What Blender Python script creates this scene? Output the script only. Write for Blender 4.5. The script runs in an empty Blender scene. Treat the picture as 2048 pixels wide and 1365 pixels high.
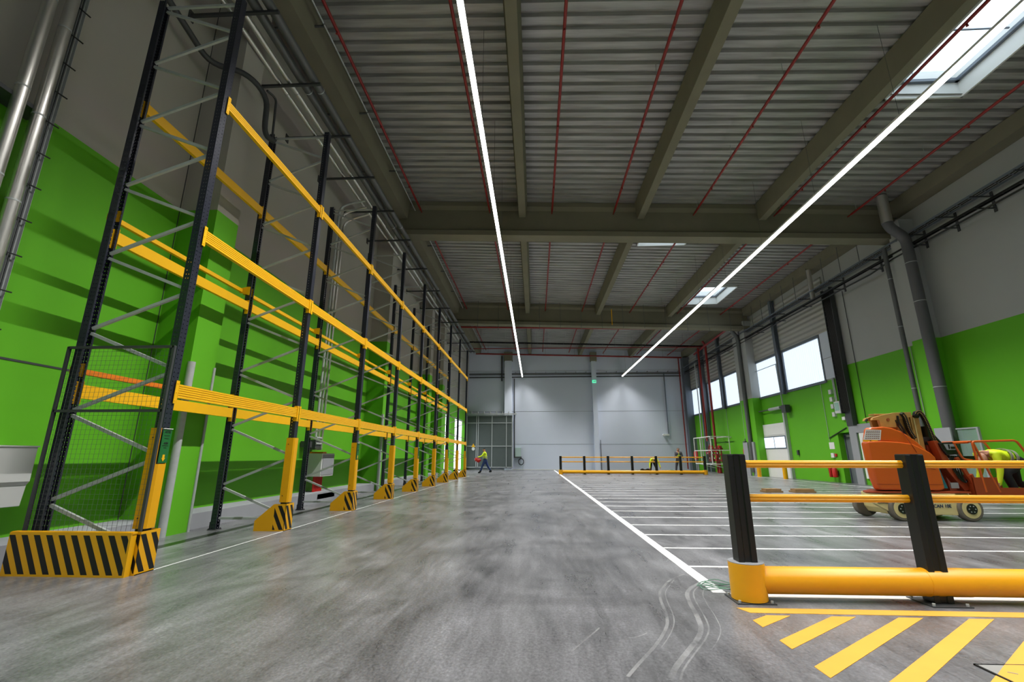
import bpy, bmesh, math, random
from mathutils import Vector, Matrix
random.seed(7)
S = bpy.context.scene
COL = S.collection
pi = math.pi

# ------------------------------------------------------------------ camera
CAMZ = 1.13
cd = bpy.data.cameras.new('camera'); cam = bpy.data.objects.new('camera', cd); COL.objects.link(cam)
cd.sensor_width = 36.0; cd.sensor_fit = 'HORIZONTAL'; cd.lens = 910.0 / 2048 * 36
cd.clip_start = .05; cd.clip_end = 300
cam.location = (0, 0, CAMZ)
_p, _y, _r = math.radians(14.227), math.radians(2.878), math.radians(-.0337)
cam.rotation_euler = (Matrix.Rotation(_y, 3, 'Z') @ Matrix.Rotation(pi / 2 + _p, 3, 'X') @ Matrix.Rotation(-_r, 3, 'Z')).to_euler()
S.camera = cam
# ------------------------------------------------------------------ view and world
S.view_settings.view_transform = 'Standard'; S.view_settings.look = 'None'
S.view_settings.gamma = 1; S.view_settings.use_curve_mapping = False
S.view_settings.exposure = 0.0
S.cycles.use_denoising = True
try: S.cycles.denoiser = 'OPENIMAGEDENOISE'
except Exception: pass
S.cycles.max_bounces = 8; S.cycles.diffuse_bounces = 5; S.cycles.glossy_bounces = 3
S.cycles.transparent_max_bounces = 16; S.cycles.sample_clamp_indirect = 4.0
S.cycles.caustics_reflective = False; S.cycles.caustics_refractive = False
S.cycles.use_light_tree = True
W = bpy.data.worlds.new('overcast_sky'); S.world = W; W.use_nodes = True
_b = W.node_tree.nodes['Background']; _b.inputs[0].default_value = (.86, .93, 1, 1); _b.inputs[1].default_value = 3.0

# ------------------------------------------------------------------ lamps in the two trunking lines
ROOM = dict(x0=-6.0, x1=13.6, y0=-6.0, y1=40.6)
STRIPS = [(-1.09, 8.02), (7.72, 8.0)]
STRIP_Y = (-4.5, 40.0)
LAMP_W_PER_M = 54.0
def strip_lamps():
    n = 3; L = (STRIP_Y[1] - STRIP_Y[0]) / n
    for k, (x, z) in enumerate(STRIPS):
        for i in range(n):
            for sg in (-1, 0, 1):      # batwing optic: two lobes leaning outwards and one straight down
                d = bpy.data.lights.new('strip_lamp', 'AREA'); d.shape = 'RECTANGLE'
                d.size = .045; d.size_y = L - .02; d.energy = LAMP_W_PER_M * L * (.38 if sg else .24); d.color = (1.0, .99, .965)
                d.spread = math.radians(74 if sg else 112)
                o = bpy.data.objects.new('strip_lamp', d); COL.objects.link(o)
                o.location = (x + sg * .025, STRIP_Y[0] + L * (i + .5), z - .06); o.rotation_euler = (0, -sg * math.radians(24), 0)
strip_lamps()

# ------------------------------------------------------------------ materials
def _mat(name):
    m = bpy.data.materials.new(name); m.use_nodes = True
    return m, m.node_tree.nodes, m.node_tree.links, m.node_tree.nodes['Principled BSDF']
def lin(c):
    return tuple(((v / 255) / 12.92 if v <= 10 else (((v / 255) + .055) / 1.055) ** 2.4) for v in c) + (1,)
MATS = {}
def mat(name, rgb, rough=.5, metal=0, spec=.5, var=.08, scale=3.0, bump=0, coords='Object'):
    if name in MATS: return MATS[name]
    m, N, L, P = _mat(name)
    c = lin(rgb)
    P.inputs['Roughness'].default_value = rough; P.inputs['Metallic'].default_value = metal
    P.inputs['Specular IOR Level'].default_value = spec
    tc = N.new('ShaderNodeTexCoord'); nz = N.new('ShaderNodeTexNoise'); nz.inputs['Scale'].default_value = scale
    nz.inputs['Detail'].default_value = 5
    L.new(tc.outputs[coords], nz.inputs['Vector'])
    mx = N.new('ShaderNodeMix'); mx.data_type = 'RGBA'
    mx.inputs[6].default_value = tuple(v * (1 - var) for v in c[:3]) + (1,)
    mx.inputs[7].default_value = tuple(min(1, v * (1 + var)) for v in c[:3]) + (1,)
    L.new(nz.outputs['Fac'], mx.inputs[0]); L.new(mx.outputs[2], P.inputs['Base Color'])
    if bump:
        b = N.new('ShaderNodeBump'); b.inputs['Strength'].default_value = bump; b.inputs['Distance'].default_value = .01
        L.new(nz.outputs['Fac'], b.inputs['Height']); L.new(b.outputs[0], P.inputs['Normal'])
    MATS[name] = m
    return m
def emit(name, rgb, s):
    if name in MATS: return MATS[name]
    m, N, L, P = _mat(name); N.remove(P)
    e = N.new('ShaderNodeEmission'); e.inputs[0].default_value = rgb + (1,); e.inputs[1].default_value = s
    L.new(e.outputs[0], N['Material Output'].inputs[0]); MATS[name] = m
    return m

green_rgb, grey_rgb = (96, 174, 34), (176, 174, 170)
def painted_wall(name, levels, top=(172, 168, 160), bottom=green_rgb):
    """levels = [(y_limit, z)]: the paint line is at z for y below y_limit"""
    m, N, L, P = _mat(name)
    g = N.new('ShaderNodeNewGeometry'); sp = N.new('ShaderNodeSeparateXYZ'); L.new(g.outputs['Position'], sp.inputs[0])
    def math_(op, a, b):
        n = N.new('ShaderNodeMath'); n.operation = op
        for i, v in enumerate((a, b)):
            if isinstance(v, (int, float)): n.inputs[i].default_value = v
            else: L.new(v, n.inputs[i])
        return n.outputs[0]
    z = levels[0][1]
    for yl, zl in levels[1:]:
        z = math_('ADD', z, math_('MULTIPLY', math_('GREATER_THAN', sp.outputs['Y'], yl), zl - levels[0][1]))
    f = math_('GREATER_THAN', sp.outputs['Z'], z)
    nz = N.new('ShaderNodeTexNoise'); nz.inputs['Scale'].default_value = .8; nz.inputs['Detail'].default_value = 8
    L.new(g.outputs['Position'], nz.inputs['Vector'])
    mx = N.new('ShaderNodeMix'); mx.data_type = 'RGBA'; L.new(f, mx.inputs[0])
    mx.inputs[6].default_value = lin(bottom); mx.inputs[7].default_value = lin(top)
    hs = N.new('ShaderNodeHueSaturation'); L.new(mx.outputs[2], hs.inputs['Color'])
    L.new(math_('ADD', .93, math_('MULTIPLY', nz.outputs['Fac'], .14)), hs.inputs['Value'])
    L.new(hs.outputs[0], P.inputs['Base Color'])
    P.inputs['Roughness'].default_value = .55; P.inputs['Specular IOR Level'].default_value = .25
    return m
M_WL = painted_wall('left_wall_paint', [(0, 5.2)])
M_WR = painted_wall('right_wall_paint', [(0, 5.0), (20.45, 4.55)], top=(168, 170, 168))
M_WF = mat('far_wall_panel', (212, 219, 233), .6, spec=.3, var=.05, scale=.5)
M_CONC = mat('precast_concrete', (124, 120, 102), .85, spec=.2, var=.14, scale=1.6, bump=.15)
M_GALV = mat('galvanised_steel', (182, 186, 186), .45, .2, var=.14, scale=14)
M_GALVD = mat('dull_zinc', (96, 98, 98), .5, .35, var=.12, scale=9)
M_SILV = mat('polished_cladding', (215, 213, 208), .28, .85, var=.06, scale=5)
M_NAVY = mat('black_blue_powdercoat', (26, 28, 38), .3, .0, spec=.6, var=.1, scale=6)
M_YEL = mat('rack_yellow', (243, 184, 12), .42, spec=.4, var=.05, scale=4)
M_YEL2 = mat('guard_yellow', (232, 168, 8), .4, spec=.4, var=.06, scale=4)
M_YELP = mat('barrier_yellow_plastic', (236, 168, 20), .36, spec=.45, var=.03, scale=2)
M_ORB = mat('orange_beam', (226, 122, 20), .45, var=.05)
M_BLK = mat('black_plastic', (13, 12, 12), .4, var=.15, scale=5)
M_BLKM = mat('black_matt', (16, 16, 16), .7, var=.1)
M_RED = mat('sprinkler_red', (136, 28, 24), .45, var=.1, scale=3)
M_REDB = mat('signal_red', (190, 34, 28), .4, var=.08)
M_DKG = mat('dark_grey_steel', (70, 72, 74), .5, .3, var=.1)
M_GRY = mat('mid_grey_paint', (150, 152, 156), .5, var=.06)
M_LGT = mat('light_grey_cabinet', (205, 206, 204), .4, var=.03)
M_WHT = mat('white_enamel', (226, 226, 222), .4, var=.03)
M_WLINE = mat('white_line_paint', (232, 232, 232), .5, var=.06, scale=7, coords='Object')
M_YLINE = mat('yellow_line_paint', (220, 160, 58), .55, var=.08, scale=6)
M_PLINTH = mat('concrete_plinth', (150, 152, 158), .8, var=.08, scale=3)
M_STL = mat('blue_grey_steel', (104, 112, 122), .45, .2, var=.08)
M_ORG = mat('lift_orange', (206, 92, 28), .33, spec=.5, var=.05, scale=2.5)
M_ORGD = mat('lift_orange_dark', (158, 62, 26), .45, var=.08, scale=3)
M_CRM = mat('lift_cream', (222, 206, 146), .5, var=.1, scale=6)
M_TAN = mat('mast_tan', (186, 146, 78), .5, var=.22, scale=9)
M_TYRE = mat('tyre_grey', (116, 110, 100), .85, var=.15, scale=12, bump=.2)
M_GRN = mat('sign_green', (22, 104, 44), .5, var=.04)
M_GLW = emit('sign_glow_green', (.1, .85, .45), 1.2)
M_LAMP = emit('lamp_diffuser', (1, .97, .92), 9.0)
M_HIV = mat('hi_vis_yellow', (212, 236, 30), .6, var=.06)
M_REFL = mat('reflective_grey', (140, 142, 130), .35, var=.05)
M_JEAN = mat('blue_jeans', (38, 56, 104), .85, var=.15, scale=12)
M_DARK = mat('dark_cloth', (24, 24, 28), .9, var=.15, scale=10)
M_GREYC = mat('grey_cloth', (84, 84, 92), .9, var=.1, scale=10)
M_SKIN = mat('skin', (176, 126, 100), .6, var=.05)
M_HAIR = mat('dark_hair', (34, 26, 22), .8, var=.1)
M_WOOD = mat('timber', (160, 128, 88), .8, var=.2, scale=8)

def floor_mat():
    m, N, L, P = _mat('power_floated_concrete')
    g = N.new('ShaderNodeNewGeometry')
    def noise(scale, sx, sy, det=6, rot=0, dist=0):
        mp = N.new('ShaderNodeMapping'); mp.inputs['Scale'].default_value = (sx, sy, 1); mp.inputs['Rotation'].default_value = (0, 0, rot)
        L.new(g.outputs['Position'], mp.inputs[0])
        n = N.new('ShaderNodeTexNoise'); n.inputs['Scale'].default_value = scale; n.inputs['Detail'].default_value = det
        n.inputs['Roughness'].default_value = .62; n.inputs['Distortion'].default_value = dist
        L.new(mp.outputs[0], n.inputs['Vector']); return n.outputs['Fac']
    def mul(a, b, c=0):
        n = N.new('ShaderNodeMath'); n.operation = 'MULTIPLY_ADD'; L.new(a, n.inputs[0]); n.inputs[1].default_value = b
        if isinstance(c, (int, float)): n.inputs[2].default_value = c
        else: L.new(c, n.inputs[2])
        return n.outputs[0]
    a = noise(.75, 1, .8, 12, 0, 1.1)                # broad blotches
    b = noise(2.0, 1.9, .42, 9, -.22, .5)        # long trowel and tyre streaks, mostly along the hall
    c = noise(48, 1.2, .8, 9, .2, .3)            # fine grain
    b2 = noise(7, 2.6, .35, 8, -.3, .6)
    v = mul(a, .62, mul(b, .42, mul(c, .50, mul(b2, .26, -.40))))
    r = N.new('ShaderNodeValToRGB'); L.new(v, r.inputs[0])
    e = r.color_ramp.elements
    e[0].position = .30; e[0].color = lin((72, 72, 75)); e[1].position = .80; e[1].color = lin((192, 193, 198))
    k = e.new(.5); k.color = lin((121, 121, 124)); k = e.new(.62); k.color = lin((146, 146, 150))
    mx = r
    # broad random tone, darker and lighter areas anywhere on the floor
    n2 = noise(.22, 1, 1, 3, .5)
    hs = N.new('ShaderNodeHueSaturation'); L.new(mx.outputs[0], hs.inputs['Color']); L.new(mul(n2, .5, .50), hs.inputs['Value'])
    L.new(hs.outputs[0], P.inputs['Base Color'])
    rr = N.new('ShaderNodeMapRange'); L.new(b, rr.inputs[0]); rr.inputs[3].default_value = .2; rr.inputs[4].default_value = .4
    L.new(rr.outputs[0], P.inputs['Roughness']); P.inputs['Specular IOR Level'].default_value = .5
    bp = N.new('ShaderNodeBump'); bp.inputs['Strength'].default_value = .012; bp.inputs['Distance'].default_value = .01
    L.new(c, bp.inputs['Height']); L.new(bp.outputs[0], P.inputs['Normal'])
    return m
M_FLOOR = floor_mat()

def stripes_mat():
    """yellow steel with taped black diagonals, laid out in object space on x/y + z"""
    m, N, L, P = _mat('yellow_black_tape')
    tc = N.new('ShaderNodeTexCoord'); sp = N.new('ShaderNodeSeparateXYZ'); L.new(tc.outputs['Object'], sp.inputs[0])
    def mt(op, a, b=0):
        n = N.new('ShaderNodeMath'); n.operation = op
        for i, v in enumerate((a, b)):
            if isinstance(v, (int, float)): n.inputs[i].default_value = v
            else: L.new(v, n.inputs[i])
        return n.outputs[0]
    g = mt('ADD', sp.outputs['X'], mt('ADD', mt('MULTIPLY', sp.outputs['Z'], .52), mt('MULTIPLY', sp.outputs['Y'], 1.0)))
    f = mt('FRACT', mt('ADD', mt('DIVIDE', g, .128), 100))
    f = mt('GREATER_THAN', f, .49)
    inz = mt('MULTIPLY', mt('GREATER_THAN', sp.outputs['Z'], .02), mt('LESS_THAN', sp.outputs['Z'], .375))
    f = mt('MULTIPLY', f, inz)
    mx = N.new('ShaderNodeMix'); mx.data_type = 'RGBA'; L.new(f, mx.inputs[0])
    mx.inputs[6].default_value = lin((232, 168, 8)); mx.inputs[7].default_value = lin((18, 16, 14))
    L.new(mx.outputs[2], P.inputs['Base Color']); P.inputs['Roughness'].default_value = .42
    return m
M_STRIPE = stripes_mat()

def deck_mat():
    m, N, L, P = _mat('galvanised_deck')
    g = N.new('ShaderNodeNewGeometry'); mp = N.new('ShaderNodeMapping'); mp.inputs['Scale'].default_value = (.25, 3, 3)
    L.new(g.outputs['Position'], mp.inputs[0])
    n = N.new('ShaderNodeTexNoise'); n.inputs['Scale'].default_value = 2.5; n.inputs['Detail'].default_value = 6; L.new(mp.outputs[0], n.inputs['Vector'])
    r = N.new('ShaderNodeValToRGB'); L.new(n.outputs['Fac'], r.inputs[0]); e = r.color_ramp.elements
    e[0].position = .3; e[0].color = lin((140, 139, 134)); e[1].position = .75; e[1].color = lin((186, 185, 182))
    L.new(r.outputs[0], P.inputs['Base Color']); P.inputs['Roughness'].default_value = .5; P.inputs['Metallic'].default_value = .25
    return m
M_DECK = deck_mat()

def pane_mat():
    m, N, L, P = _mat('backlit_polycarbonate'); 
    g = N.new('ShaderNodeNewGeometry'); sp = N.new('ShaderNodeSeparateXYZ'); L.new(g.outputs['Position'], sp.inputs[0])
    w = N.new('ShaderNodeMath'); w.operation = 'MULTIPLY'; L.new(sp.outputs['Y'], w.inputs[0]); w.inputs[1].default_value = 1 / .17
    fr = N.new('ShaderNodeMath'); fr.operation = 'FRACT'; L.new(w.outputs[0], fr.inputs[0])
    gt = N.new('ShaderNodeMath'); gt.operation = 'GREATER_THAN'; L.new(fr.outputs[0], gt.inputs[0]); gt.inputs[1].default_value = .86
    mx = N.new('ShaderNodeMix'); mx.data_type = 'RGBA'; L.new(gt.outputs[0], mx.inputs[0])
    mx.inputs[6].default_value = (.74, .86, 1, 1); mx.inputs[7].default_value = (.56, .66, .78, 1)
    L.new(mx.outputs[2], P.inputs['Emission Color']); P.inputs['Emission Strength'].default_value = 1.1
    P.inputs['Base Color'].default_value = (.5, .55, .6, 1); P.inputs['Roughness'].default_value = .4
    return m
M_PANE = pane_mat()
def clear_mat():
    m, N, L, P = _mat('clear_glazing'); N.remove(P)
    t = N.new('ShaderNodeBsdfTransparent'); t.inputs[0].default_value = (.86, .9, .92, 1)
    gl = N.new('ShaderNodeBsdfGlossy'); gl.inputs['Roughness'].default_value = .05
    mx = N.new('ShaderNodeMixShader'); mx.inputs[0].default_value = .06
    L.new(t.outputs[0], mx.inputs[1]); L.new(gl.outputs[0], mx.inputs[2]); L.new(mx.outputs[0], N['Material Output'].inputs[0])
    return m
M_CLEAR = clear_mat()
def slat_mat(name, rgb, per, amt=.5):
    m, N, L, P = _mat(name)
    g = N.new('ShaderNodeNewGeometry'); sp = N.new('ShaderNodeSeparateXYZ'); L.new(g.outputs['Position'], sp.inputs[0])
    w = N.new('ShaderNodeMath'); w.operation = 'MULTIPLY'; L.new(sp.outputs['Z'], w.inputs[0]); w.inputs[1].default_value = 2 * pi / per
    s = N.new('ShaderNodeMath'); s.operation = 'SINE'; L.new(w.outputs[0], s.inputs[0])
    b = N.new('ShaderNodeBump'); b.inputs['Strength'].default_value = amt; b.inputs['Distance'].default_value = .03
    L.new(s.outputs[0], b.inputs['Height']); L.new(b.outputs[0], P.inputs['Normal'])
    P.inputs['Base Color'].default_value = lin(rgb); P.inputs['Roughness'].default_value = .5
    return m
M_SLAT = slat_mat('ribbed_cladding', (172, 170, 164), .25, .7)
def dots_mat():
    m, N, L, P = _mat('perforated_upright')
    tc = N.new('ShaderNodeTexCoord'); sp = N.new('ShaderNodeSeparateXYZ'); L.new(tc.outputs['Object'], sp.inputs[0])
    def mt(op, a, b=0):
        n = N.new('ShaderNodeMath'); n.operation = op
        for i, v in enumerate((a, b)):
            if isinstance(v, (int, float)): n.inputs[i].default_value = v
            else: L.new(v, n.inputs[i])
        return n.outputs[0]
    az = mt('SUBTRACT', mt('FRACT', mt('MULTIPLY', sp.outputs['Z'], 20)), .5)
    ax = mt('SUBTRACT', mt('ABSOLUTE', sp.outputs['Y']), .028)
    ax2 = mt('SUBTRACT', mt('ABSOLUTE', sp.outputs['X']), .016)
    d = mt('ADD', mt('POWER', mt('MULTIPLY', az, .05), 2), mt('POWER', ax, 2))
    d2 = mt('ADD', mt('POWER', mt('MULTIPLY', az, .05), 2), mt('POWER', ax2, 2))
    f = mt('LESS_THAN', mt('MINIMUM', d, d2), .00005)
    mx = N.new('ShaderNodeMix'); mx.data_type = 'RGBA'; L.new(f, mx.inputs[0])
    mx.inputs[6].default_value = lin((32, 35, 48)); mx.inputs[7].default_value = lin((4, 4, 5))
    inv = mt('SUBTRACT', 1.0, f); L.new(inv, P.inputs['Alpha'])     # real punched slots
    L.new(mx.outputs[2], P.inputs['Base Color']); P.inputs['Roughness'].default_value = .3; P.inputs['Specular IOR Level'].default_value = .6
    return m
M_PERF = dots_mat()

# ------------------------------------------------------------------ mesh building
class MB:
    def __init__(s): s.v = []; s.f = []; s.sm = []
    def add(s, vs, fs, smooth=False):
        n = len(s.v); s.v += [tuple(p) for p in vs]; s.f += [tuple(i + n for i in f) for f in fs]; s.sm += [smooth] * len(fs); return s
    def box(s, x0, x1, y0, y1, z0, z1):
        if x0 > x1: x0, x1 = x1, x0
        if y0 > y1: y0, y1 = y1, y0
        if z0 > z1: z0, z1 = z1, z0
        vs = [(x, y, z) for z in (z0, z1) for y in (y0, y1) for x in (x0, x1)]
        return s.add(vs, [(0, 2, 3, 1), (4, 5, 7, 6), (0, 1, 5, 4), (2, 6, 7, 3), (0, 4, 6, 2), (1, 3, 7, 5)])
    def bar(s, a, b, w, h, up=(0, 0, 1)):
        a, b = Vector(a), Vector(b); d = (b - a).normalized(); up = Vector(up)
        if abs(d.dot(up)) > .98: up = Vector((1, 0, 0))
        r = d.cross(up).normalized(); u = r.cross(d).normalized()
        vs = [p + r * (sx * w / 2) + u * (sz * h / 2) for p in (a, b) for sz in (-1, 1) for sx in (-1, 1)]
        return s.add(vs, [(0, 2, 3, 1), (4, 5, 7, 6), (0, 1, 5, 4), (2, 6, 7, 3), (0, 4, 6, 2), (1, 3, 7, 5)])
    def tube(s, pts, r, n=12, cap=True):
        pts = [Vector(p) for p in pts]; rs = r if isinstance(r, (list, tuple)) else [r] * len(pts)
        rings = []; prev = None
        for i, p in enumerate(pts):
            if i == 0: d = pts[1] - p
            elif i == len(pts) - 1: d = p - pts[i - 1]
            else: d = (pts[i + 1] - p).normalized() + (p - pts[i - 1]).normalized()
            d = d.normalized() if d.length > 1e-9 else Vector((0, 0, 1))
            if prev is None:
                u = Vector((0, 0, 1)) if abs(d.z) < .9 else Vector((1, 0, 0))
            else: u = prev
            u = (u - d * u.dot(d)).normalized(); prev = u; w = d.cross(u)
            k = 1.0
            if 0 < i < len(pts) - 1:
                c = max(.5, (pts[i + 1] - p).normalized().dot(d)); k = 1 / c if c < .999 else 1
            rings.append([p + (u * math.cos(t) + w * math.sin(t)) * rs[i] for t in (2 * pi * j / n for j in range(n))])
        vs = [q for R in rings for q in R]; fs = []
        for i in range(len(rings) - 1):
            for j in range(n):
                a = i * n + j; b = i * n + (j + 1) % n
                fs.append((a, b, b + n, a + n))
        s.add(vs, fs, True)
        if cap:
            m = len(s.v) - len(vs)
            s.f.append(tuple(m + j for j in range(n))[::-1]); s.sm.append(False)
            s.f.append(tuple(m + (len(rings) - 1) * n + j for j in range(n))); s.sm.append(False)
        return s
    def cyl(s, c, axis, r, h, n=24, r2=None):
        c = Vector(c); d = Vector(axis).normalized()
        return s.tube([c - d * h / 2, c + d * h / 2], [r, r if r2 is None else r2], n)
    def prism(s, poly, axis, a0, a1, smooth=False):
        """poly = 2D points in the two remaining axes (xyz order)"""
        def P(u, v, a):
            return {'x': (a, u, v), 'y': (u, a, v), 'z': (u, v, a)}[axis]
        n = len(poly); vs = [P(u, v, a0) for u, v in poly] + [P(u, v, a1) for u, v in poly]
        fs = [tuple(range(n)), tuple(range(2 * n - 1, n - 1, -1))]
        s.add(vs, fs); m = len(s.v) - 2 * n
        for j in range(n):
            k = (j + 1) % n; s.f.append((m + j, m + n + j, m + n + k, m + k)); s.sm.append(smooth)
        return s
    def build(s, name, m, parent=None, kind=None, org=None, bevel=0, seg=2):
        o_ = Vector(org) if org is not None else (world_of(parent) if parent is not None else Vector((0, 0, 0)))
        base = o_
        me = bpy.data.meshes.new(name)
        me.from_pydata([tuple(Vector(p) - base) for p in s.v], [], s.f); me.update()
        bm = bmesh.new(); bm.from_mesh(me); bmesh.ops.recalc_face_normals(bm, faces=bm.faces); bm.to_mesh(me); bm.free()
        for i, p in enumerate(me.polygons): p.use_smooth = s.sm[i] if i < len(s.sm) else False
        if any(s.sm): me.set_sharp_from_angle(angle=math.radians(42))
        me.materials.append(m)
        o = bpy.data.objects.new(name, me); COL.objects.link(o)
        if parent is not None:
            o.parent = parent; o.location = base - world_of(parent); WORLD[o.name] = base
        else:
            o.location = base; WORLD[o.name] = base
        if kind: o['kind'] = kind
        if bevel:
            b = o.modifiers.new('bevel', 'BEVEL'); b.width = bevel; b.segments = seg; b.limit_method = 'ANGLE'; b.angle_limit = math.radians(40)
        return o
WORLD = {}
def world_of(o): return Vector(WORLD.get(o.name, (0, 0, 0)))
def tag(o, label, cat, group=None):
    o['label'] = label; o['category'] = cat
    if group: o['group'] = group
    return o
def thing(name, label, cat, loc=(0, 0, 0), group=None):
    o = bpy.data.objects.new(name, None); COL.objects.link(o); o.location = loc; o.empty_display_size = .1
    WORLD[o.name] = Vector(loc); return tag(o, label, cat, group)
def node(name, parent, loc):
    o = bpy.data.objects.new(name, None); COL.objects.link(o); o.parent = parent
    o.location = Vector(loc) - world_of(parent); WORLD[o.name] = Vector(loc); o.empty_display_size = .1; return o
def dup(root, loc, label=None, group=None):
    r = root.copy(); COL.objects.link(r); r.location = loc; WORLD[r.name] = Vector(loc)
    if label: r['label'] = label
    if group: r['group'] = group
    for ch in list(root.children):
        c = ch.copy(); COL.objects.link(c); c.parent = r; WORLD[c.name] = Vector(loc) + c.location
        for g in list(ch.children):
            d = g.copy(); COL.objects.link(d); d.parent = c
    return r
def dup_part(src, parent, loc):
    c = src.copy(); COL.objects.link(c); c.parent = parent; c.location = Vector(loc) - world_of(parent); WORLD[c.name] = Vector(loc)
    for g in list(src.children):
        d = g.copy(); COL.objects.link(d); d.parent = c
    return c
def arc(c, a, b, n=6):
    """rounded corner through c between directions a and b (points)"""
    a, b, c = Vector(a), Vector(b), Vector(c)
    return [a.lerp(c, t).lerp(c.lerp(b, t), t) for t in [i / n for i in range(n + 1)]]
def rounded(pts, r, n=5):
    pts = [Vector(p) for p in pts]; out = [pts[0]]
    for i in range(1, len(pts) - 1):
        p = pts[i]; a = p + (pts[i - 1] - p).normalized() * min(r, (pts[i - 1] - p).length * .49); b = p + (pts[i + 1] - p).normalized() * min(r, (pts[i + 1] - p).length * .49)
        out += arc(p, a, b, n)
    return out + [pts[-1]]
def text(txt, size, m, parent, loc, rot, name='lettering', sx=1, depth=.002, bold=0):
    cu = bpy.data.curves.new(name, 'FONT'); cu.body = txt; cu.size = size; cu.extrude = depth; cu.offset = bold; cu.align_x = 'CENTER'; cu.align_y = 'CENTER'
    t = bpy.data.objects.new(name + '_curve', cu); COL.objects.link(t); bpy.context.view_layer.update()
    me = bpy.data.meshes.new_from_object(t.evaluated_get(bpy.context.evaluated_depsgraph_get()))
    bpy.data.objects.remove(t); bpy.data.curves.remove(cu)
    me.name = name; me.materials.clear(); me.materials.append(m)
    o = bpy.data.objects.new(name, me); COL.objects.link(o); o.parent = parent
    o.location = Vector(loc) - world_of(parent); o.rotation_euler = rot; o.scale = (sx, 1, 1)
    return o

# ================================================================== STRUCTURE
X0, X1, Y0, Y1 = ROOM['x0'], ROOM['x1'], ROOM['y0'], ROOM['y1']
def zr(x): return 10.78 - .0405 * x
floor = MB().box(X0 - 12, X1 + 1, Y0 - 1, Y1 + 1, -.2, 0).build('floor', M_FLOOR, kind='structure')

SKY = [(9.30, 11.30, 7.6, 10.6), (9.35, 11.35, 24.35, 27.35), (4.72, 6.92, 16.75, 19.4)]
def ceiling():
    xs = sorted({X0, X1} | {v for s in SKY for v in s[:2]})
    m = MB(); PIT = .33; prof = [(0, 0), (.19, 0), (.215, .085), (.305, .085), (.33, 0)]
    for xa, xb in zip(xs, xs[1:]):
        hs = [s for s in SKY if s[0] <= xa + 1e-6 and s[1] >= xb - 1e-6]
        y = Y0
        # unseen slab added above the deck to stop light leaks
        cuts = sorted([(s[2], s[3]) for s in hs]); ya = Y0 - .3
        for c in cuts + [(Y1 + .3, None)]:
            zz = [zr(xa), zr(xb)]
            vs = [(xa, ya, zz[0] + .1), (xb, ya, zz[1] + .1), (xb, c[0], zz[1] + .1), (xa, c[0], zz[0] + .1)]
            vs += [(p[0], p[1], p[2] + .2) for p in vs]
            m.add(vs, [(0, 1, 2, 3), (7, 6, 5, 4), (0, 4, 5, 1), (1, 5, 6, 2), (2, 6, 7, 3), (3, 7, 4, 0)])
            if c[1] is not None: ya = c[1]
        while y < Y1:
            if not any(s[2] - .05 < y + PIT / 2 < s[3] + .05 for s in hs):
                vs = []
                for (d, h) in prof: vs += [(xa, y + d, zr(xa) + h), (xb, y + d, zr(xb) + h)]
                m.add(vs, [(2 * i, 2 * i + 1, 2 * i + 3, 2 * i + 2) for i in range(len(prof) - 1)])
            y += PIT
    return m.build('ceiling', M_DECK, kind='structure')
ceiling()
for i, (a, b, c, d) in enumerate(SKY):
    zb = zr((a + b) / 2); f = MB(); t = .05
    for (p, q, r_, s_) in ((a, a + t, c, d), (b - t, b, c, d), (a, b, c, c + t), (a, b, d - t, d)):
        f.box(p, q, r_, s_, zb - .09, zb + .75)
    fr = f.build('window_%d' % (6 + i), M_WHT, kind='structure')
    g = MB(); u = .14
    for (p, q, r_, s_) in ((a + t, a + u, c, d), (b - u, b - t, c, d), (a, b, c + t, c + u), (a, b, d - u, d - t)):
        g.box(p, q, r_, s_, zb + .35, zb + .43)
    g.box(a + .45, a + .49, c + .1, d - .1, zb + .37, zb + .41)
    g.box(a + .1, b - .1, (c + d) / 2 - .015, (c + d) / 2 + .015, zb + .5, zb + .53)
    g.build('window_frame', M_STL, fr)
    MB().box(a + .05, b - .05, c + .05, d - .05, zb + .7, zb + .705).build('pane', M_CLEAR, fr)

# left wall with the loading opening far back
MB().box(X0 - .3, X0, Y0, 30.6, 0, 11.4).box(X0 - .3, X0, 30.6, Y1, 4.0, 11.4).box(X0 - .3, X0, 32.7, 34.3, 0, 4.0).box(X0 - .3, X0, 39.4, Y1, 0, 4.0).build('wall_left', M_WL, kind='structure')
MB().box(X0, -5.45, 7.32, 15.85, 0, .24).box(X0, -5.45, 16.45, 30.5, 0, .24).box(X0, -5.45, Y0, 6.7, 0, .24).build('baseboard_left', M_PLINTH, kind='structure')
wl = [o for o in COL.objects if o.name == 'wall_left'][0]
MB().box(X0, X0 + .006, Y0, 6.7, 2.19, 2.215).box(X0, X0 + .006, 6.66, 6.675, 0, 11).build('panel_joint', M_DKG, wl)
# far wall and its pilasters
fw = MB().box(X0 - .3, X1 + .3, Y1, Y1 + .3, 0, 11.6).build('wall_far', M_WF, kind='structure')
MB().box(X0, X1, Y1 - .008, Y1, 2.14, 2.155).box(X0, X1, Y1 - .008, Y1, 4.97, 4.985).box(X0, X1, Y1 - .008, Y1, 8.62, 8.635).build('panel_joint', M_DKG, fw)
MB().box(X0, X1, Y1 - .012, Y1, 0, .06).build('floor_seal', M_WHT, fw)
MB().box(X0 - .3, X1 + .3, Y0 - .3, Y0, 0, 11.6).build('wall_near', M_WF, kind='structure')
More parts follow.
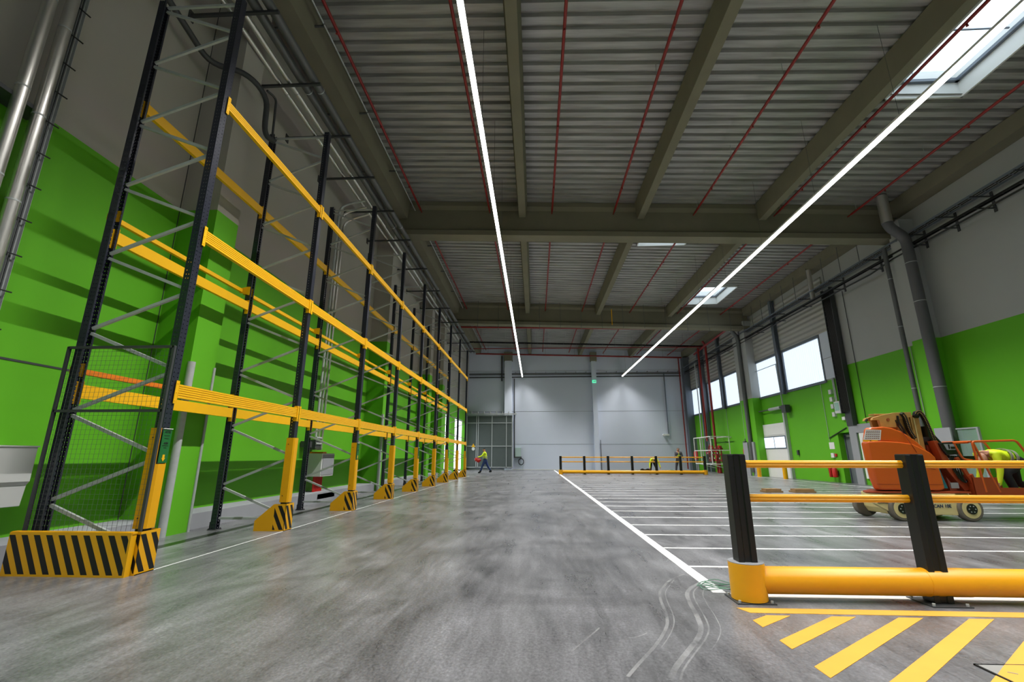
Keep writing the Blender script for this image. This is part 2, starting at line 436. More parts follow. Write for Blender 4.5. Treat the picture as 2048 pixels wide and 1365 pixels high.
# right wall: lower part, window band, upper part
WIN = [(21.75, 25.1), (25.45, 28.25), (30.35, 33.1), (33.4, 36.3), (38.0, 40.45)]
WZ0, WZ1 = 4.56, 6.66
m = MB().box(X1, X1 + .3, Y0, 20.79, 0, 11).box(X1, X1 + .3, 20.79, 21.6, 2.15, 11).box(X1, X1 + .3, 21.6, Y1, 0, WZ0)
ys = [21.6] + [v for w in WIN for v in w] + [Y1]
for a, b in zip(ys[::2], ys[1::2]): m.box(X1, X1 + .3, a, b, WZ0, WZ1)
m.box(X1, X1 + .3, 21.6, Y1, WZ1, 11)
m.box(X1 + .3, X1 + .5, 20.6, 21.8, 0, 2.4)
wr = m.build('wall_right', M_WR, kind='structure')
MB().box(X1 - .05, X1, 20.9, Y1, WZ1 + .12, 9.4).build('ribbed_cladding', M_SLAT, wr)
for i, (a, b) in enumerate(WIN):
    pane = MB().box(X1 + .03, X1 + .06, a, b, WZ0, WZ1).build('window_%d' % (i + 1), M_PANE, kind='structure')
    f = MB()
    f.box(X1 - .06, X1 + .02, a - .06, a + .03, WZ0 - .08, WZ1 + .1).box(X1 - .06, X1 + .02, b - .03, b + .06, WZ0 - .08, WZ1 + .1)
    f.box(X1 - .06, X1 + .02, a, b, WZ0 - .1, WZ0 + .02).box(X1 - .06, X1 + .02, a, b, WZ1 - .02, WZ1 + .12)
    f.build('window_frame', M_STL, pane)
# white sandwich panels beside the first window
MB().box(X1 - .04, X1 - .002, 20.75, 21.68, 4.6, 6.78).build('wall_panel', M_WF, wr)
MB().box(X1 - .045, X1 - .0, 20.75, 21.68, 5.55, 5.565).build('panel_joint', M_DKG, wr)

ntrim = [0]
def trim(m, mt=M_CONC):
    ntrim[0] += 1; return m.build('trim_%d' % ntrim[0], mt, kind='structure')
# pillars, left
for y0, y1 in ((6.7, 7.26), (15.88, 16.45), (22.8, 23.35), (26.2, 26.75)):
    trim(MB().box(X0, -5.36, y0, y1, 0, zr(-5.8) - .1), M_WL)
# pillars, right
for y0, y1 in ((15.45, 16.0), (28.15, 28.8), (28.95, 29.9)):
    trim(MB().box(13.1, X1, y0, y1, 0, 9.4), M_WR)
trim(MB().box(13.05, X1, 40.0, Y1, 0, 9.6), M_STL)
# pilasters on the far wall
trim(MB().box(-2.68, -2.05, Y1 - .4, Y1, 0, 9.5), M_WF)
trim(MB().box(5.07, 5.47, Y1 - .4, Y1, 0, 9.4), M_WF)
trim(MB().box(-2.75, -1.98, Y1 - .5, Y1, 9.5, 10.3), M_CONC)
trim(MB().box(5.0, 5.55, Y1 - .5, Y1, 9.4, 10.2), M_CONC)
# precast girders across the hall
def girder(yc, drop=1.48):
    prof = [(-.27, -drop), (.27, -drop), (.27, -drop + .2), (.1, -drop + .32), (.1, -.32), (.24, -.2), (.24, -.02), (-.24, -.02), (-.24, -.2), (-.1, -.32), (-.1, -drop + .32), (-.27, -drop + .2)]
    m = MB(); n = len(prof)
    xa, xb = -5.9, 13.5
    vs = [(xa, yc + u, zr(xa) + v) for u, v in prof] + [(xb, yc + u, zr(xb) + v + (.1 if v < -.5 else 0)) for u, v in prof]
    m.add(vs, [tuple(range(n)), tuple(range(2 * n - 1, n - 1, -1))] + [(j, n + j, n + (j + 1) % n, (j + 1) % n) for j in range(n)])
    return trim(m)
GY = (16.17, 28.4)
for g in GY: girder(g)
# precast purlins along the hall
def purlin(xc, y0, y1, h=.68, w=.17):
    z = zr(xc)
    return trim(MB().prism([(xc - w * .75, z - h), (xc + w * .75, z - h), (xc + w * 1.15, z - .03), (xc - w * 1.15, z - .03)], 'y', y0, y1))
spans = [(Y0, 15.93), (16.41, 28.16), (28.64, Y1)]
for xc in (-.4, 4.12, 8.62):
    for a, b in spans: purlin(xc, a, b)
for a, b in spans: purlin(-5.1, a, b, .8, .24)
for a, b in spans: trim(MB().box(13.15, X1 - .01, a, b, 9.72, zr(13.4) - .02))
# steel stanchions between the windows
for y in (25.27, 33.25):
    s = MB(); s.box(13.34, 13.36, y - .12, y + .12, 4.4, 9.7).box(13.54, 13.56, y - .12, y + .12, 4.4, 9.7).box(13.34, 13.56, y - .01, y + .01, 4.4, 9.7)
    trim(s, M_STL)
for y in (36.6, 37.3):
    trim(MB().box(13.3, 13.58, y - .1, y + .1, 0, 9.7), M_STL)

# floor markings (thin coats of paint)
def mark(x0, x1, y0, y1, name='line_marking', mt=M_WLINE): return MB().box(x0, x1, y0, y1, 0, .0025).build(name, mt, floor)
mark(1.50, 1.61, 4.38, 40.0)
for k in range(24):
    y = 4.33 + k * 1.008 if k else 4.31
    w = .055 if k else .09
    mark(1.61, 12.6, y - w / 2, y + w / 2)
mark(12.6, 12.68, 9, 30)
MB().box(-3.93, -3.915, 4.86, 28, 0, .002).build('joint_line', M_WLINE, floor)
MB().prism([(1.53, 3.975), (9, 3.965), (9, 3.845), (1.585, 3.862)], 'z', 0, .0025).build('line_marking', M_YLINE, floor)
sl = .79
for xb, yb in ((1.53, 3.63), (1.53, 3.258), (1.53, 2.9)):
    pass
def hatch(c):   # c = y where the lower edge of the band meets x=1.53; band continues at slope sl to y=3.81
    yt = 3.812; hw = .135
    lo, hi = c, c + hw
    p = [(1.533, lo)]
    p.append((1.533 + (yt - lo) / sl, yt)); p.append((1.533 + (yt - hi) / sl, yt)); p.append((1.527, hi))
    MB().prism(p, 'z', 0, .0025).build('line_marking', M_YLINE, floor)
for c in (3.565, 3.2, 2.83, 2.445, 2.06, 1.68, 1.3): hatch(c)
# dark joint lines in the slab
for x0, x1, y0, y1 in ((-6, 1.5, 12.3, 12.306), (-6, 1.5, 20.3, 20.306)):
    MB().box(x0, x1, y0, y1, 0, .0012).build('joint_line', M_DKG, floor)
def scuff_mat():
    m, N, L, P = _mat('rubber_scuff')
    g = N.new('ShaderNodeNewGeometry'); n = N.new('ShaderNodeTexNoise'); n.inputs['Scale'].default_value = 5; n.inputs['Detail'].default_value = 8
    L.new(g.outputs['Position'], n.inputs['Vector'])
    mr = N.new('ShaderNodeMapRange'); L.new(n.outputs['Fac'], mr.inputs[0]); mr.inputs[1].default_value = .35; mr.inputs[2].default_value = .65; mr.inputs[3].default_value = .04; mr.inputs[4].default_value = .36
    L.new(mr.outputs[0], P.inputs['Alpha']); P.inputs['Base Color'].default_value = lin((196, 196, 196)); P.inputs['Roughness'].default_value = .6
    return m
M_SCUFF = scuff_mat()
def scuff(pts, w):
    P_ = rounded([(x, y, .0012) for x, y in pts], .12, 4); m = MB(); L_, R_ = [], []
    for i, p in enumerate(P_):
        d = (P_[min(i + 1, len(P_) - 1)] - P_[max(i - 1, 0)]).normalized(); q = Vector((-d.y, d.x, 0)) * w / 2
        L_.append(p + q); R_.append(p - q)
    n = len(P_); m.add(L_ + R_, [(i, i + 1, n + i + 1, n + i) for i in range(n - 1)])
    return m.build('scuff_mark', M_SCUFF, floor)
A_ = [(1.456, 5.011), (1.242, 4.773), (1.044, 4.369), (.987, 4.088), (.96, 3.845), (.904, 3.59), (.804, 3.366), (.707, 3.185), (.558, 2.942), (.473, 2.794)]
B_ = [(1.584, 4.791), (1.372, 4.541), (1.268, 4.351), (1.212, 4.1), (1.171, 3.811), (1.112, 3.524), (1.026, 3.344), (.923, 3.181), (.746, 2.902), (.684, 2.76)]
scuff(A_, .022); scuff([(x + .05, y + .01) for x, y in A_[1:8]], .008)
scuff(B_, .035); scuff([(x + .055, y + .01) for x, y in B_], .012); scuff([(x + .13, y) for x, y in B_[1:8]], .007)
scuff([(.2, 3.1), (.34, 3.35), (.42, 3.5)], .012); scuff([(.55, 3.3), (.66, 3.36), (.72, 3.42)], .01)
# chequer plate let into the floor, bottom right
pl = MB().box(2.44, 3.6, 2.1, 3.025, 0, .006).build('floor_hatch_plate', mat('plate_steel', (150, 150, 148), .5, .3))
s = MB()
for i in range(7):
    for j in range(9):
        x, y = 2.53 + i * .075 + (.037 if j % 2 else 0), 2.2 + j * .09
        a = .6 if (i + j) % 2 else -.6
        s.bar((x - .02 * math.cos(a), y - .02 * math.sin(a), .008), (x + .02 * math.cos(a), y + .02 * math.sin(a), .008), .008, .005)
s.build('chequer_tread', mat('plate_steel', (150, 150, 148)), pl)
MB().box(2.43, 2.44, 2.1, 3.035, 0, .008).box(2.43, 3.6, 3.025, 3.035, 0, .008).build('plate_edge', M_BLKM, pl)
MB().prism([(2.44, 2.777), (2.755, 3.025), (2.587, 3.025), (2.44, 2.906)], 'z', .006, .0085).build('yellow_paint', M_YLINE, pl)
tag(pl, 'steel chequer floor plate crossed by the last yellow hatch band', 'floor plate')

# ================================================================== PALLET RACK
FY = [4.77 + 2.71 * k for k in range(9)]
XF, XB, RH = -4.0, -5.1, 7.28
rack = thing('pallet_rack', 'tall empty pallet rack with black uprights and yellow beams along the green wall', 'pallet rack', (XB, FY[0], 0))
def upright_mesh(side):   # local origin on the post centre line at the floor; side=+1 faces the aisle
    m = MB(); t = .003; w = .05; d = .045
    m.box(side * d, side * (d - t * 2), -w, w, 0, RH)                      # perforated face
    m.box(side * d, -side * d, -w, -w + t * 2, 0, RH); m.box(side * d, -side * d, w - t * 2, w, 0, RH)
    m.box(-side * d, -side * (d - t * 2), -w, -w + .025, 0, RH); m.box(-side * d, -side * (d - t * 2), w - .025, w, 0, RH)
    return m
def foot_mesh():
    return MB().box(-.07, .07, -.075, .075, 0, .008).box(-.055, -.05, -.055, .055, .008, .12).cyl((.055, .06, .014), (0, 0, 1), .01, .02, 8).cyl((-.055, -.06, .014), (0, 0, 1), .01, .02, 8)
rn = [.66 + .93 * i for i in range(8)]           # brace nodes on the rear upright
fn = [.24] + [1.125 + .93 * i for i in range(7)]  # and on the front one
def cch(a, b):   # C section brace
    m = MB(); a, b = Vector(a), Vector(b); d = (b - a).normalized(); n = Vector((0, 1, 0)); u = d.cross(n).normalized()
    m.bar(a, b, .003, .034, up=u)
    m.bar(a + u * .016 + n * .014, b + u * .016 + n * .014, .028, .003, up=u); m.bar(a - u * .016 + n * .014, b - u * .016 + n * .014, .028, .003, up=u)
    return m
fr0 = node('upright_frame', rack, (XB, FY[0], 0))
uf = upright_mesh(1).build('upright', M_PERF, fr0, org=(0, 0, 0)); uf.location = (XF - XB, 0, 0)
ur = upright_mesh(-1).build('upright', M_PERF, fr0, org=(0, 0, 0)); ur.location = (0, 0, 0)
for x in (XF - XB, 0):
    o = foot_mesh().build('base_plate', M_DKG, fr0, org=(0, 0, 0)); o.location = (x, 0, 0)
ax, bx = .04, XF - XB - .04
segs = [((ax, 0, .17), (bx, 0, .17))]
for i, r in enumerate(rn):
    if i < len(fn): segs.append(((bx, 0, fn[i] + (.03 if i else 0)), (ax, 0, r - .03)) if r < RH else None)
    if i + 1 < len(fn) and fn[i + 1] < RH: segs.append(((ax, 0, r + .03), (bx, 0, fn[i + 1] - .03)))
segs = [s for s in segs if s and s[0][2] < RH - .1 and s[1][2] < RH - .1]
segs.append(((ax, 0, RH - .07), (bx, 0, RH - .07)))
for a, b in segs:
    br = cch(a, b).build('brace', M_GALV, fr0, org=(0, 0, 0)); br.location = (0, 0, 0)
for y in FY[1:]: dup_part(fr0, rack, (XB, y, 0))
# beams: rounded box section with pressed grooves, end connectors as sub-parts
def beam_mesh(L, h, side):
    # profile in (x,z): open grooves on the outside face; side +1 = aisle
    w = .05; g = .004
    pts = [(-w / 2, -h / 2), (w / 2, -h / 2)]
    z = -h / 2
    k = 5 if h > .12 else 3
    for i in range(k):
        zc = -h / 2 + h * (i + 1) / (k + 1)
        pts += [(w / 2, zc - .006), (w / 2 - g, zc - .003), (w / 2 - g, zc + .003), (w / 2, zc + .006)]
    pts += [(w / 2, h / 2), (-w / 2, h / 2)]
    pts = [(p[0] * side, p[1]) for p in pts]
    return MB().prism(pts, 'y', 0, L)
def connector(y, s):   # angled end plate hooked over the post
    m = MB(); m.box(-.03, .034, y - .004 * s, y, -.14, .11); m.box(.026, .032, y - .045 * s, y, -.14, .11)
    for z in (-.11, -.02, .08): m.cyl((.034, y - .024 * s, z), (1, 0, 0), .006, .006, 8)
    return m
LB = 2.71 - .1
def make_beam(h, side):
    n = node('beam', rack, (XF, FY[0] + .05, 1))
    b = beam_mesh(LB - .01, h, side).build('beam_profile', M_YEL, n, org=(0, 0, 0)); b.location = (0, .005, 0)
    for y, s in ((.006, 1), (LB - .006, -1)):
        m = connector(y, s)
        if side < 0: m.v = [(-x, yy, z) for x, yy, z in m.v]
        c = m.build('end_connector', M_YEL, n, org=(0, 0, 0)); c.location = (0, 0, 0)
    return n
first = True
for z, h in ((1.83, .15), (3.71, .145), (5.575, .115)):
    for side in (1, -1):
        x = XF + .03 if side > 0 else XB + .02
        zz = z
        src = None
        for k in range(8):
            loc = Vector((x, FY[k] + .05, zz))
            if src is None:
                src = make_beam(h + (.03 if side < 0 and z > 5 else 0), side); src.location = loc - world_of(rack); WORLD[src.name] = loc
            else: dup_part(src, rack, loc)
# pallet stop bars behind the rear posts
for z, mt_ in ((2.075, M_ORB), (4.0, M_YEL)):
    src = None
    for k in range(8):
        loc = Vector((-5.22, FY[k] + .04, z))
        if src is None:
            src = node('stop_bar', rack, loc)
            b = MB().box(-.025, .025, 0, 2.63, -.03, .03).build('bar_profile', mt_, src, org=(0, 0, 0)); b.location = (0, 0, 0)
            for y in (.0, 2.6):
                c = MB().prism([(-.03, -.04), (.16, -.09), (.16, .07), (.1, .07), (-.03, .04)], 'y', y, y + .006).build('stop_bracket', M_YEL, src, org=(0, 0, 0)); c.location = (0, 0, 0)
        else: dup_part(src, rack, loc)

# yellow post sleeves (with green load notices on some) and floor guards
NTH = ['first', 'second', 'third', 'fourth', 'fifth', 'sixth', 'seventh', 'eighth', 'ninth']
def sleeve(k):
    y = FY[k]; lab = 'tall yellow sleeve around the %s aisle-side rack post from the camera' % NTH[k]
    short = k in (0, 2, 4, 6, 8)
    t = thing('post_sleeve', lab + (', carrying a green notice' if short else ''), 'post protector', (XF, y, .4), 'yellow sleeves on the aisle-side rack posts')
    m = MB(); zt = 1.42; zf = 1.05 if short else zt
    pr = [(XF + .055, y - .07), (XF + .075, y - .05), (XF + .075, y + .05), (XF + .055, y + .07)]
    m.prism([(XF - .06, y - .07), (XF + .055, y - .07), (XF + .055, y - .062), (XF - .06, y - .062)], 'z', .42, zt)
    m.prism([(XF - .06, y + .062), (XF + .055, y + .062), (XF + .055, y + .07), (XF - .06, y + .07)], 'z', .42, zt)
    m.prism(pr + [(XF + .05, y + .065), (XF + .067, y + .047), (XF + .067, y - .047), (XF + .05, y - .065)], 'z', .42, zf)
    m.build('sleeve_shell', M_YEL2, t)
    if short:
        MB().box(XF + .068, XF + .072, y - .06, y + .06, 1.06, 1.41).build('notice_plate', M_GRN, t)
        MB().box(XF + .066, XF + .078, y - .062, y + .062, 1.41, 1.418).build('notice_top_strip', M_WHT, t)
        if k < 5:
            text('ATTE', .032, M_BLKM, t, (XF + .0735, y + .002, 1.378), (pi / 2, 0, pi / 2), depth=.0008, bold=.001)
            text('ACM', .026, M_BLKM, t, (XF + .0735, y, 1.262), (pi / 2, 0, pi / 2), depth=.0008, bold=.001)
            s = MB()
            for z, w in ((1.342, .036), (1.312, .028), (1.238, .038), (1.215, .018)): s.box(XF + .072, XF + .0735, y - w, y + w, z - .005, z + .005)
            s.build('notice_lines', mat('notice_ink', (14, 60, 24)), t)
        MB().prism([(y - .014, 1.145), (y - .014, 1.11), (y - .026, 1.11), (y, 1.075), (y + .026, 1.11), (y + .014, 1.11), (y + .014, 1.145)], 'x', XF + .072, XF + .0745).build('notice_arrow', M_YEL, t)
    m = MB()
    for z in (.52, 1.32): m.cyl((XF - .02, y - .072, z), (0, 1, 0), .007, .006, 10)
    m.build('rivet', M_BLKM, t)
for k in range(9): sleeve(k)
def guard(k):
    """bent floor guard: striped aisle face and front face, plain sloping wing running back under the rack"""
    y = FY[k]; lab = 'yellow floor guard with black stripes at the foot of the %s aisle-side rack post' % NTH[k]
    t = thing('floor_guard', lab, 'rack guard', (XF, y, 0), None if k == 0 else 'striped floor guards at the rack posts')
    ya, yb, xf = y - .115, y + .125, -3.915
    MB().box(xf - .006, xf, ya, yb, 0, .4).build('striped_face', M_STRIPE, t, org=(xf, ya, 0))
    if k:
        m = MB().prism([(xf - .18, 0), (xf, 0), (xf, .4), (xf - .18, .4)], 'y', ya, ya + .006)
        m.build('striped_corner', M_STRIPE, t, org=(xf, ya, 0))
        MB().prism([(xf - .48, 0), (xf - .181, 0), (xf - .181, .395), (xf - .2, .395), (xf - .48, .15)], 'y', ya, ya + .006).build('sloping_wing', M_YEL2, t)
        MB().box(xf - .11, xf - .006, yb - .006, yb, 0, .4).box(xf - .11, xf, ya + .006, yb, .0, .008).build('return_plate', M_YEL2, t)
    else:
        MB().box(xf - .07, xf - .006, ya, ya + .006, 0, .4).build('striped_corner', M_STRIPE, t, org=(xf - .07, ya, 0))
        MB().box(xf - .11, xf - .006, yb - .006, yb, 0, .4).box(xf - .11, xf, ya + .006, yb, .0, .008).build('return_plate', M_YEL2, t)
for k in range(9): guard(k)
g = thing('end_guard', 'long yellow and black striped steel guard across the near end of the rack', 'rack guard', (-4.6, 4.6, 0))
MB().box(-5.2, -3.965, 4.575, 4.583, .0, .4).build('striped_face', M_STRIPE, g, org=(-5.2, 4.575, 0))
MB().box(-5.2, -3.94, 4.585, 4.64, .385, .405).box(-3.965, -3.945, 4.575, 4.64, 0, .4).box(-5.2, -5.19, 4.583, 4.64, 0, .4).box(-5.2, -3.95, 4.583, 4.64, 0, .02).build('guard_channel', M_YEL2, g)

# wire mesh screen on the rack end
g = thing('mesh_screen', 'grey framed wire mesh screen standing behind the long striped guard', 'wire mesh panel', (-4.63, 4.68, .4))
m = MB(); w = .028; y = 4.68
for x in (-5.17, -3.955): m.box(x - w / 2, x + w / 2, y - .014, y + .014, .395, 2.31)
for z in (1.6, 2.3): m.box(-5.17, -3.955, y - .014, y + .014, z - .014, z + .014)
m.build('screen_frame', M_DKG, g)
m = MB()
for i in range(1, 24): m.box(-5.17 + i * .0507 - .0009, -5.17 + i * .0507 + .0009, y - .0012, y + .0012, .4, 2.3)
for i in range(1, 38): m.box(-5.17, -3.955, y - .0015, y + .0015, .4 + i * .05 - .0009, .4 + i * .05 + .0009)
m.build('wire_mesh', M_GALVD, g)
g['kind'] = 'thing'; del g['kind']

# galvanised guard strips on the first pillar and the third
for y0, y1, lab in ((6.7, 7.26, 'nearest'), (15.88, 16.45, 'second'), ):
    for yy, sd, wh in ((y0, -1, 'near'), (y1, 1, 'far')):
        m = MB(); z1 = 2.56
        m.tube([(-5.352, yy + (.02 if sd < 0 else -.02), 0), (-5.352, yy + (.02 if sd < 0 else -.02), z1)], .055 if sd < 0 else .022, 12)
        o = m.build('corner_guard', M_GALV, org=(-5.35, yy, 0)); tag(o, 'galvanised half-round corner guard on the %s edge of the %s green pillar behind the rack' % (wh, lab), 'corner guard')

# ================================================================== LEFT WALL SERVICES
def pipe(name, pts, r, mt_, label, cat='pipe', rings=None, group=None, n=14, bend=.15):
    t = thing(name, label, cat, pts[0], group)
    MB().tube(rounded(pts, bend) if len(pts) > 2 else pts, r, n).build('pipe_body', mt_, t)
    if rings:
        for p, d in rings: MB().cyl(p, d, r * 1.05, .02, n).build('joint_band', M_GALV, t)
    return t
for y, x, r, zoff, lab in ((3.97, -5.7, .062, 0, 'left of the two shiny clad pipes rising on the left wall'), (4.185, -5.7, .062, -.2, 'right of the two shiny clad pipes on the left wall, beside the perforated tray')):
    pipe('clad_pipe', [(x, y, 0), (x, y, 9.6)], r, M_SILV, lab, rings=[((x, y, z + zoff), (0, 0, 1)) for z in (1.1, 2.1, 3.1, 4.05, 5.15, 6.4, 7.6)], n=20)
m = MB().tube([(-5.72, 3.40, 0), (-5.72, 3.40, 9.6)], .08, 16).build('drain_pipe', M_DKG, org=(-5.72, 3.4, 0)); tag(m, 'dark pipe rising at the far left edge of the left wall', 'pipe')
t = thing('vertical_cable_tray', 'perforated galvanised cable tray rising beside the shiny pipes on the left wall', 'cable tray', (-5.75, 4.3, 0))
m = MB(); yy = 4.31
m.box(-5.76, -5.757, yy - .06, yy + .06, 0, 9.6).box(-5.76, -5.72, yy - .06, yy - .057, 0, 9.6).box(-5.76, -5.72, yy + .057, yy + .06, 0, 9.6).build('tray_channel', M_GALV, t)
m = MB()
for i in range(150):
    for dy in (-.03, 0, .03): m.box(-5.757, -5.7555, yy + dy - .009, yy + dy + .009, .4 + i * .06, .4 + i * .06 + .03)
m.build('perforations', M_BLKM, t)
MB().tube([(-5.735, yy - .02, .4), (-5.735, yy - .02, 9.6)], .012, 8).tube([(-5.735, yy + .015, .4), (-5.735, yy + .015, 9.6)], .009, 8).build('cables', M_DKG, t)
for i in range(14): MB().bar((-5.71, yy - .06, 1.6 + i * .42), (-5.69, yy + .095, 1.6 + i * .42), .012, .012).build('cable_tie', M_BLKM, t)
m = MB().box(-6, -5.72, 3.6, 4.3, 5.0, 5.05); o = m.build('pipe_bracket', M_DKG, org=(-6, 4, 5)); tag(o, 'dark bracket holding the shiny pipes to the upper left wall', 'bracket')
# white cabinet at the frame edge
t = thing('wall_cabinet', 'white sheet metal cabinet low on the left wall at the photo edge', 'cabinet', (-5.6, 4.5, .6))
MB().prism([(-6, .6), (-5.62, .6), (-5.60, .82), (-5.57, .86), (-5.57, 1.225), (-6, 1.225)], 'y', 3.9, 4.97).build('cabinet_body', M_LGT, t, bevel=.006)
MB().box(-6, -5.56, 3.89, 4.98, 1.225, 1.24).build('cabinet_lid', M_LGT, t)
MB().cyl((-5.605, 4.6, .66), (1, 0, 0), .008, .02, 10).build('cabinet_lock', M_DKG, t)
for i, (c, yy, nm) in enumerate(((M_REDB, 4.16, 'red'), (mat('blue_cable', (40, 66, 120), .5), 4.28, 'blue'), (M_BLK, 4.42, 'black'))):
    o = MB().tube(rounded([(-5.75, yy, .6), (-5.72, yy, .3), (-5.6, yy - .03, 0)], .12), .025, 8).build('power_cable', c, org=(-5.75, yy, 0)); tag(o, nm + ' cable hanging out below the white cabinet at the left photo edge', 'cable')
# socket box with red feeds
t = thing('socket_box', 'grey-white isolator box on the green wall with red tubes below', 'electrical box', (-5.6, 12.2, .6))
MB().box(-5.95, -5.5, 11.85, 12.6, .62, 1.2).build('box_body', M_LGT, t, bevel=.01)
MB().box(-5.5, -5.49, 11.87, 12.58, .66, .8).box(-5.5, -5.488, 11.9, 12.55, .83, 1.17).build('box_cover', M_GRY, t)
MB().box(-5.9, -5.55, 12.0, 12.2, 1.2, 1.24).build('orange_packet', M_ORB, t)
s = MB()
for i in range(8): s.tube([(-5.7, 11.93 + i * .065, .15), (-5.7, 11.93 + i * .065, .62)], .02, 8)
s.build('red_tubes', M_REDB, t)
MB().box(-5.9, -5.45, 11.7, 12.7, .08, .2).build('base_step', M_CONC, t)
t = thing('cable_junction', 'cluster of grey couplings and valves just above the isolator box', 'junction box', (-5.8, 12.0, 1.3))
MB().box(-5.98, -5.8, 11.6, 11.85, 1.35, 1.5).box(-5.98, -5.78, 12.0, 12.3, 1.3, 1.55).build('junction_body', M_DKG, t)
s = MB()
for z in (1.32, 1.45, 1.6): s.cyl((-5.78, 12.15, z), (0, 1, 0), .03, .3, 10)
s.build('coupling', M_GALV, t)
for i, yy in enumerate((12.05, 12.22, 12.42)):
    pipe('conduit', [(-5.82, yy, 1.3), (-5.82, yy, 8.4 - i * .15), (-5.5, yy, 8.55 - i * .15), (-5.05, yy, 8.62 - i * .12)], .035, M_SILV if i else M_GALV, '%s of the three bright conduits climbing from the isolator box to the roof' % ('leftmost', 'middle', 'rightmost')[i], 'conduit', bend=.3, rings=[((-5.82, yy, z), (0, 0, 1)) for z in (2.9, 5.2)])
# hanging heater pipe near the first pillar
pipe('vent_pipe', [(-5.75, 4.9, 8.3), (-5.75, 6.4, 7.95), (-5.2, 6.62, 7.95), (-5.0, 7.0, 7.75), (-5.0, 7.05, 6.95), (-4.85, 7.2, 6.9)], .05, M_DKG, 'dark waste pipe bending round the top of the nearest pillar on the left', bend=.25)
pipe('vent_loop', [(-5.0, 6.95, 7.85), (-4.93, 7.15, 7.85), (-4.93, 7.2, 7.0)], .022, M_DKG, 'thin dark hanger rod beside the bent waste pipe on the nearest left pillar', bend=.1)
# four long pipes under the left eave
for x, r, mt_, nm in ((-5.30, .045, M_SILV, 'thin bright pipe nearest the wall'), (-5.08, .055, M_SILV, 'bright metal pipe second from the wall'), (-4.82, .085, M_GALVD, 'thick grey pipe third from the wall'), (-4.56, .085, M_GALVD, 'thick grey pipe furthest from the wall')):
    pipe('service_pipe', [(x, -3, 8.72 + r), (x, 33.5, 8.72 + r)], r, mt_, nm + ' in the run of four under the left eave', group='four parallel pipes under the left eave', rings=[((x, y, 8.72 + r), (0, 1, 0)) for y in (8, 14, 20, 26, 32)])
bys = [4.6, 6.1, 7.7, 9.3, 11.0, 12.8, 14.8, 17.4, 20.0, 22.6, 25.2, 27.6, 30.2, 32.8]
b0 = None
for i, y in enumerate(bys):
    lab = 'dark steel wall bracket under the left eave pipes, number %d along from the camera' % (i + 1)
    lab = 'dark steel bracket arm carrying the four pipes under the left eave'
    if b0 is None:
        b0 = thing('pipe_support', lab, 'bracket', (-5.98, y, 8.68), 'bracket arms under the left eave pipes')
        MB().box(-5.98, -4.4, y - .025, y + .025, 8.66, 8.71).build('support_arm', M_DKG, b0)
        MB().box(-5.998, -5.98, y - .06, y + .06, 8.58, 8.78).build('support_plate', M_DKG, b0)
    else: dup(b0, (-5.98, y, 8.68))
# ================================================================== LIGHT LINES
for k, (x, z) in enumerate(STRIPS):
    t = thing('strip_light', ('left', 'right')[k] + ' of the two long glowing light lines hanging under the roof', 'light', (x, STRIP_Y[0], z))
    MB().box(x - .045, x + .045, STRIP_Y[0], STRIP_Y[1], z + .01, z + .07).build('trunking', M_WHT, t)
    MB().box(x - .048, x + .048, STRIP_Y[0], STRIP_Y[1], z - .045, z + .01).build('diffuser', M_LAMP, t)
    MB().box(x - .055, x + .055, STRIP_Y[1], STRIP_Y[1] + .06, z - .07, z + .08).build('end_cap', M_WHT, t)
    y = 2.5
    while y < 40: MB().tube([(x, y, z + .07), (x, y, zr(x))], .004, 6).build('hanger_wire', M_GALVD, t); y += 3.0

# ================================================================== SPRINKLER PIPES UNDER THE ROOF
SPX = (-4.4, -1.68, .75, 3.12, 6.16, 9.16, 11.85)
SPN = ('running beside a grey conduit nearest the left wall', 'just left of the left light line', 'between the left light line and the middle of the roof', 'left of the central concrete purlin', 'in the roof bay left of the big skylight', 'crossing the left part of the big skylight', 'nearest the right wall')
for i, (x, nm) in enumerate(zip(SPX, SPN)):
    z = zr(x) - .42; t = thing('sprinkler_pipe', 'thin red sprinkler pipe ' + nm, 'sprinkler pipe', (x, Y0, z), 'red sprinkler pipes along the roof')
    m = MB()
    for a, b in ((Y0, 15.9), (16.1, 28.3), (28.5, 40.3)): m.tube([(x, a + .02, z), (x, b - .02, z)], .038, 10)
    m.tube([(x, 15.88, z), (x, 16.12, z)], .024, 10); m.tube([(x, 28.28, z), (x, 28.52, z)], .024, 10)
    m.build('pipe_body', M_RED, t)
    m = MB(); y = 2.0
    while y < 40:
        if min(abs(y - g) for g in GY) > .4: m.cyl((x, y, z - .05), (0, 0, 1), .02, .07, 8).cyl((x, y, z - .09), (0, 0, 1), .028, .008, 8)
        y += 3.05
    m.build('sprinkler_heads', M_RED, t)
    m = MB(); y = 3.4
    while y < 40:
        if min(abs(y - g) for g in GY) > .5: m.tube([(x, y, z), (x, y, zr(x))], .006, 6).cyl((x, y, z), (0, 1, 0), .032, .02, 10)
        y += 3.05
    m.build('pipe_clips', M_GALV, t)
x = -4.62
t = thing('roof_conduit', 'thin grey conduit under the roof alongside the leftmost red sprinkler pipe', 'conduit', (x, Y0, zr(x) - .45))
m = MB()
for a, b in ((Y0, 15.9), (16.45, 28.1), (28.7, 40.3)): m.tube([(x, a, zr(x) - .45), (x, b, zr(x) - .45)], .02, 10)
m.build('pipe_body', M_GALV, t)
m = MB()
for y in (5.4, 7.9, 10.6, 13.3, 19, 22, 25): m.cyl((x, y, zr(x) - .45), (0, 1, 0), .026, .03, 10).bar((x - 1.2, y + .1, zr(x) - .4), (x, y + .1, zr(x) - .4), .04, .04)
m.build('conduit_clips', M_GALVD, t)
